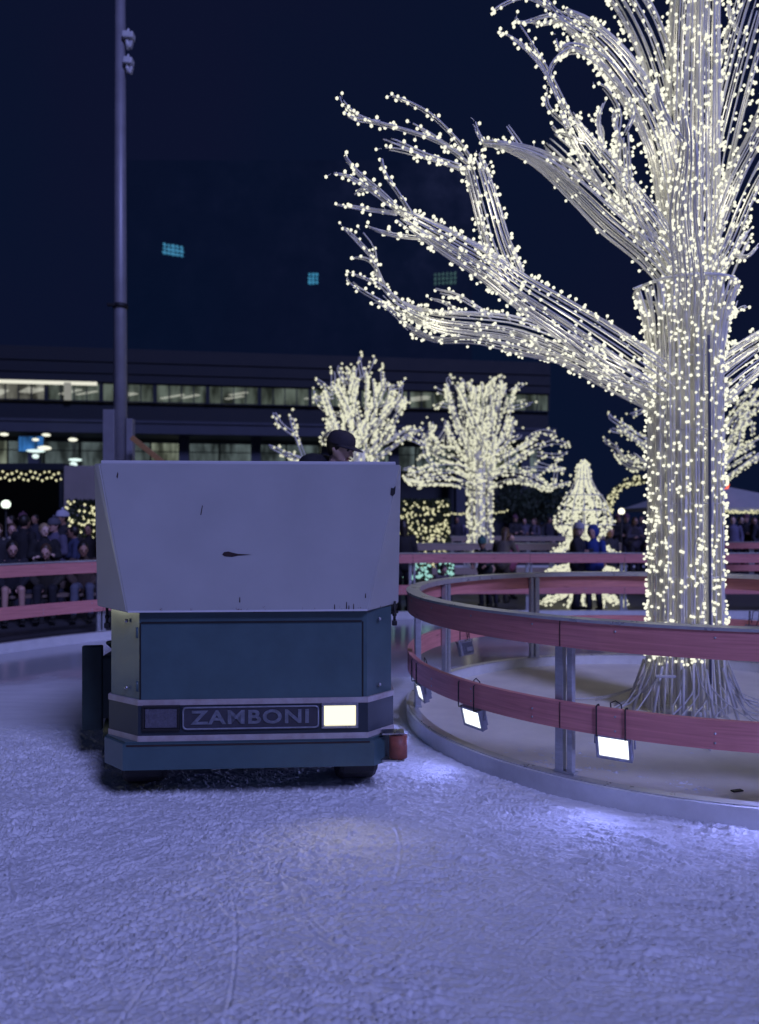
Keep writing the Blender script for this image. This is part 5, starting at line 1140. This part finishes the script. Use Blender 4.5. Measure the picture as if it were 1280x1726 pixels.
# people leaning along the far side of the outer fence
l, h = stand_at(846, 900, 14.6); person('person with brown hair and pink scarf bending over the fence before the middle lit tree', (l[0], l[1], .05), R(150), h * 1.03, 'stand', 'pink', (.10, .085, .08), (.04, .03, .03), 'brown', None, arms='rail', head=(10, 20), lean=18, long_hair=True)
l, h = stand_at(860, 908, 15.3); person('person in pink jacket close behind the one bending over the fence', (l[0], l[1], .05), R(30), h, 'stand', 'pink', (.28, .07, .19), (.04, .03, .05), 'brown', None, arms='fold', head=(0, 0), long_hair=True)
l, h = stand_at(818, 914, 13.9); person('person in green beanie and dark jacket leaning by the middle lit trunk', (l[0], l[1], .05), R(-30), h, 'stand', 'tan', (.02, .03, .03), (.02, .02, .03), 'dark', 'beanie', (.06, .16, .15), 'rail', (20, 18), lean=14)
l, h = stand_at(684, 905, 12.0); person('dark haired person partly hidden by the right side of the resurfacer', (l[0], 13.2, .05), R(200), 1.56, 'stand', 'pink', (.015, .015, .02), (.02, .02, .03), 'dark', None, arms='down', long_hair=True)
l, h = stand_at(742, 962, 14.0); person('small crouching child in grey seen between the fence boards', (l[0], l[1], .05), R(20), 1.05, 'sit', 'pink', (.13, .11, .13), (.03, .03, .05), 'dark', None, arms='lap', head=(10, 25), seat=.22, lean=18)
l, h = stand_at(830, 965, 14.2); person('small child with pink face seen between the fence boards', (l[0], l[1], .05), R(-10), 1.0, 'sit', 'pink', (.03, .05, .05), (.03, .03, .05), 'dark', None, arms='lap', seat=.22)
# bench on the left, people sitting and standing by it
def bench(label, x, y, rz, L):
    t = thing('bench', label, 'bench', (x, y, .05), rz); b = MB()
    for k in range(3): b.box((0, -.14 + k * .14, .42), (L, .12, .04), None, .005)
    b.build('seat', M['bench_wood'], t); b = MB(); b.box((0, .24, .72), (L, .03, .12), None, .005); b.box((0, .24, .56), (L, .03, .12), None, .005); b.build('backrest', M['bench_wood'], t)
    for s in (-1, 0, 1): b = MB(); b.box((s * (L / 2 - .15), 0, .20), (.07, .36, .398), None, .006); b.box((s * (L / 2 - .15), .20, .55), (.07, .04, .5), None, .006); b.build('leg', M['black'], t)
D = 11.7; bench('long low timber bench behind the fence at left', P(70, 0, D).x, D, R(24), 3.0)
bx, by, br = P(70, 0, D).x, D, R(24)
def onbench(u): return (bx + u * math.cos(br), by + u * math.sin(br), .05)
G1 = 'people on the bench at left'
person('seated person in black with bare shins, left on the bench', onbench(-.42), br + R(6), 1.58, 'sit', 'pink', (.02, .02, .03), (.015, .015, .02), 'dark', None, arms='lap', head=(5, 16), bare_legs=True, seat=.44, lean=16, group=G1)
person('seated person in dark olive coat, middle of the bench', onbench(.08), br - R(5), 1.5, 'sit', 'pink', (.04, .035, .03), (.02, .02, .03), 'brown', None, arms='lap', head=(-5, 18), seat=.44, lean=20, group=G1)
person('seated person in brown coat and pale blue trousers, right end of the bench', onbench(.62), br - R(8), 1.55, 'sit', 'tan', (.09, .06, .05), (.13, .14, .20), 'dark', None, arms='lap', head=(12, 12), seat=.44, lean=18, group=G1)
person('seated person in grey coat and dark blue trousers at the left end of the bench', onbench(-.95), br + R(4), 1.55, 'sit', 'tan', (.07, .07, .10), (.03, .05, .15), 'dark', None, arms='lap', head=(0, 12), seat=.44, lean=12, group=G1)
G2 = 'people standing behind the bench at left'
for px_, py_, D, rz, lab, kw in (
    (75, 894, 12.6, 20, 'person with pink face in black coat, leaning against the one in grey hat', dict(skin='pale', top=(.015, .015, .02), hair='blond', arms='fold', head=(25, 5))),
    (93, 886, 12.9, -20, 'person in grey knit hat and dark quilted jacket behind the bench', dict(skin='pink', top=(.11, .10, .17), hat='beanie', hatc=(.10, .10, .13), arms='fold', head=(-10, 5))),
    (107, 873, 13.8, -30, 'person in white beanie standing farthest back behind the bench', dict(skin='tan', top=(.02, .02, .03), hat='beanie', hatc=(.5, .5, .62), arms='down', head=(-15, 0))),
    (126, 897, 13.2, -60, 'person in navy padded jacket, right of the group behind the bench', dict(skin='tan', top=(.04, .05, .12), hair='dark', arms='fold', head=(-20, 0))),
    (40, 880, 12.8, 160, 'person in black coat with back turned, left of the group behind the bench', dict(skin='tan', top=(.012, .012, .018), hair='dark', arms='down')),
    (20, 893, 13.6, 30, 'person in cream scarfed coat behind the one with back turned', dict(skin='pink', top=(.36, .33, .28), hair='brown', arms='fold', long_hair=True)),
    (-4, 893, 12.4, 10, 'person with bright pink face cut by the left picture edge', dict(skin='pale', top=(.03, .03, .04), hair='brown', arms='down', long_hair=True)),
    (150, 893, 14.4, 0, 'person in black half hidden by the resurfacer, left side', dict(skin='tan', top=(.02, .015, .02), hair='dark', arms='down'))):
    l, h = stand_at(px_, py_, D); person(lab, l, R(rz), h, 'stand', group=G2, **kw)
# distant crowd: copies of four standing figures
proto = [person('distant standing person in dark coat, first from the left under the string lights', (0, 0, -50), 0, 1.72, 'stand', 'tan', (.03, .03, .05), arms='down'),
         person('x', (0, 0, -50), 0, 1.66, 'stand', 'pink', (.10, .09, .14), hair='brown', arms='fold', long_hair=True),
         person('x', (0, 0, -50), 0, 1.76, 'stand', 'pink', (.02, .02, .03), hat='beanie', hatc=(.14, .06, .10), arms='fold'),
         person('x', (0, 0, -50), 0, 1.70, 'stand', 'pale', (.16, .15, .26), hair='dark', arms='down')]
spots = [(770, 29), (790, 30), (868, 28), (884, 29.5), (902, 28.5), (925, 30), (946, 29), (1042, 23.5), (1056, 24), (1070, 23.2), (1084, 24.4), (1236, 23), (1248, 24), (1259, 23.4), (1271, 24), (1283, 23), (60, 20.5), (20, 21), (40, 21.3)]
desc = ('in dark coat', 'in grey coat with long hair', 'in black coat and beanie', 'in pale lilac coat')
where = ['left of the middle lit trunk', 'hard against the middle lit trunk', 'first right of the middle lit trunk', 'second right of the middle lit trunk', 'third right of the middle lit trunk', 'fourth right of the middle lit trunk', 'just left of the cone tree',
         'under the left foot of the light arch', 'under the light arch, left of centre', 'under the centre of the light arch', 'under the arch beside the largest trunk', 'under the marquee, nearest the largest trunk', 'under the marquee, second from the trunk', 'under the marquee, third from the trunk', 'under the marquee, fourth from the trunk', 'under the marquee at the picture edge',
         'by the right post of the kiosk', 'by the counter of the kiosk, left', 'by the counter of the kiosk, centre']
for i, (px_, D) in enumerate(spots):
    k = (i * 3 + i // 4) % 4; loc = (P(px_, 0, D).x, D, .05); rz = R(rnd.uniform(-70, 70)); lab = 'distant person ' + desc[k] + ' ' + where[i]
    pr = proto[k]
    if pr is not None and not pr.get('used'):
        pr['used'] = 1; pr.location = loc; pr.rotation_euler = (0, 0, rz); pr['label'] = lab; pr['group'] = 'distant crowd beyond the rink'
    else: dup(pr, loc, rz, lab, 'distant crowd beyond the rink')
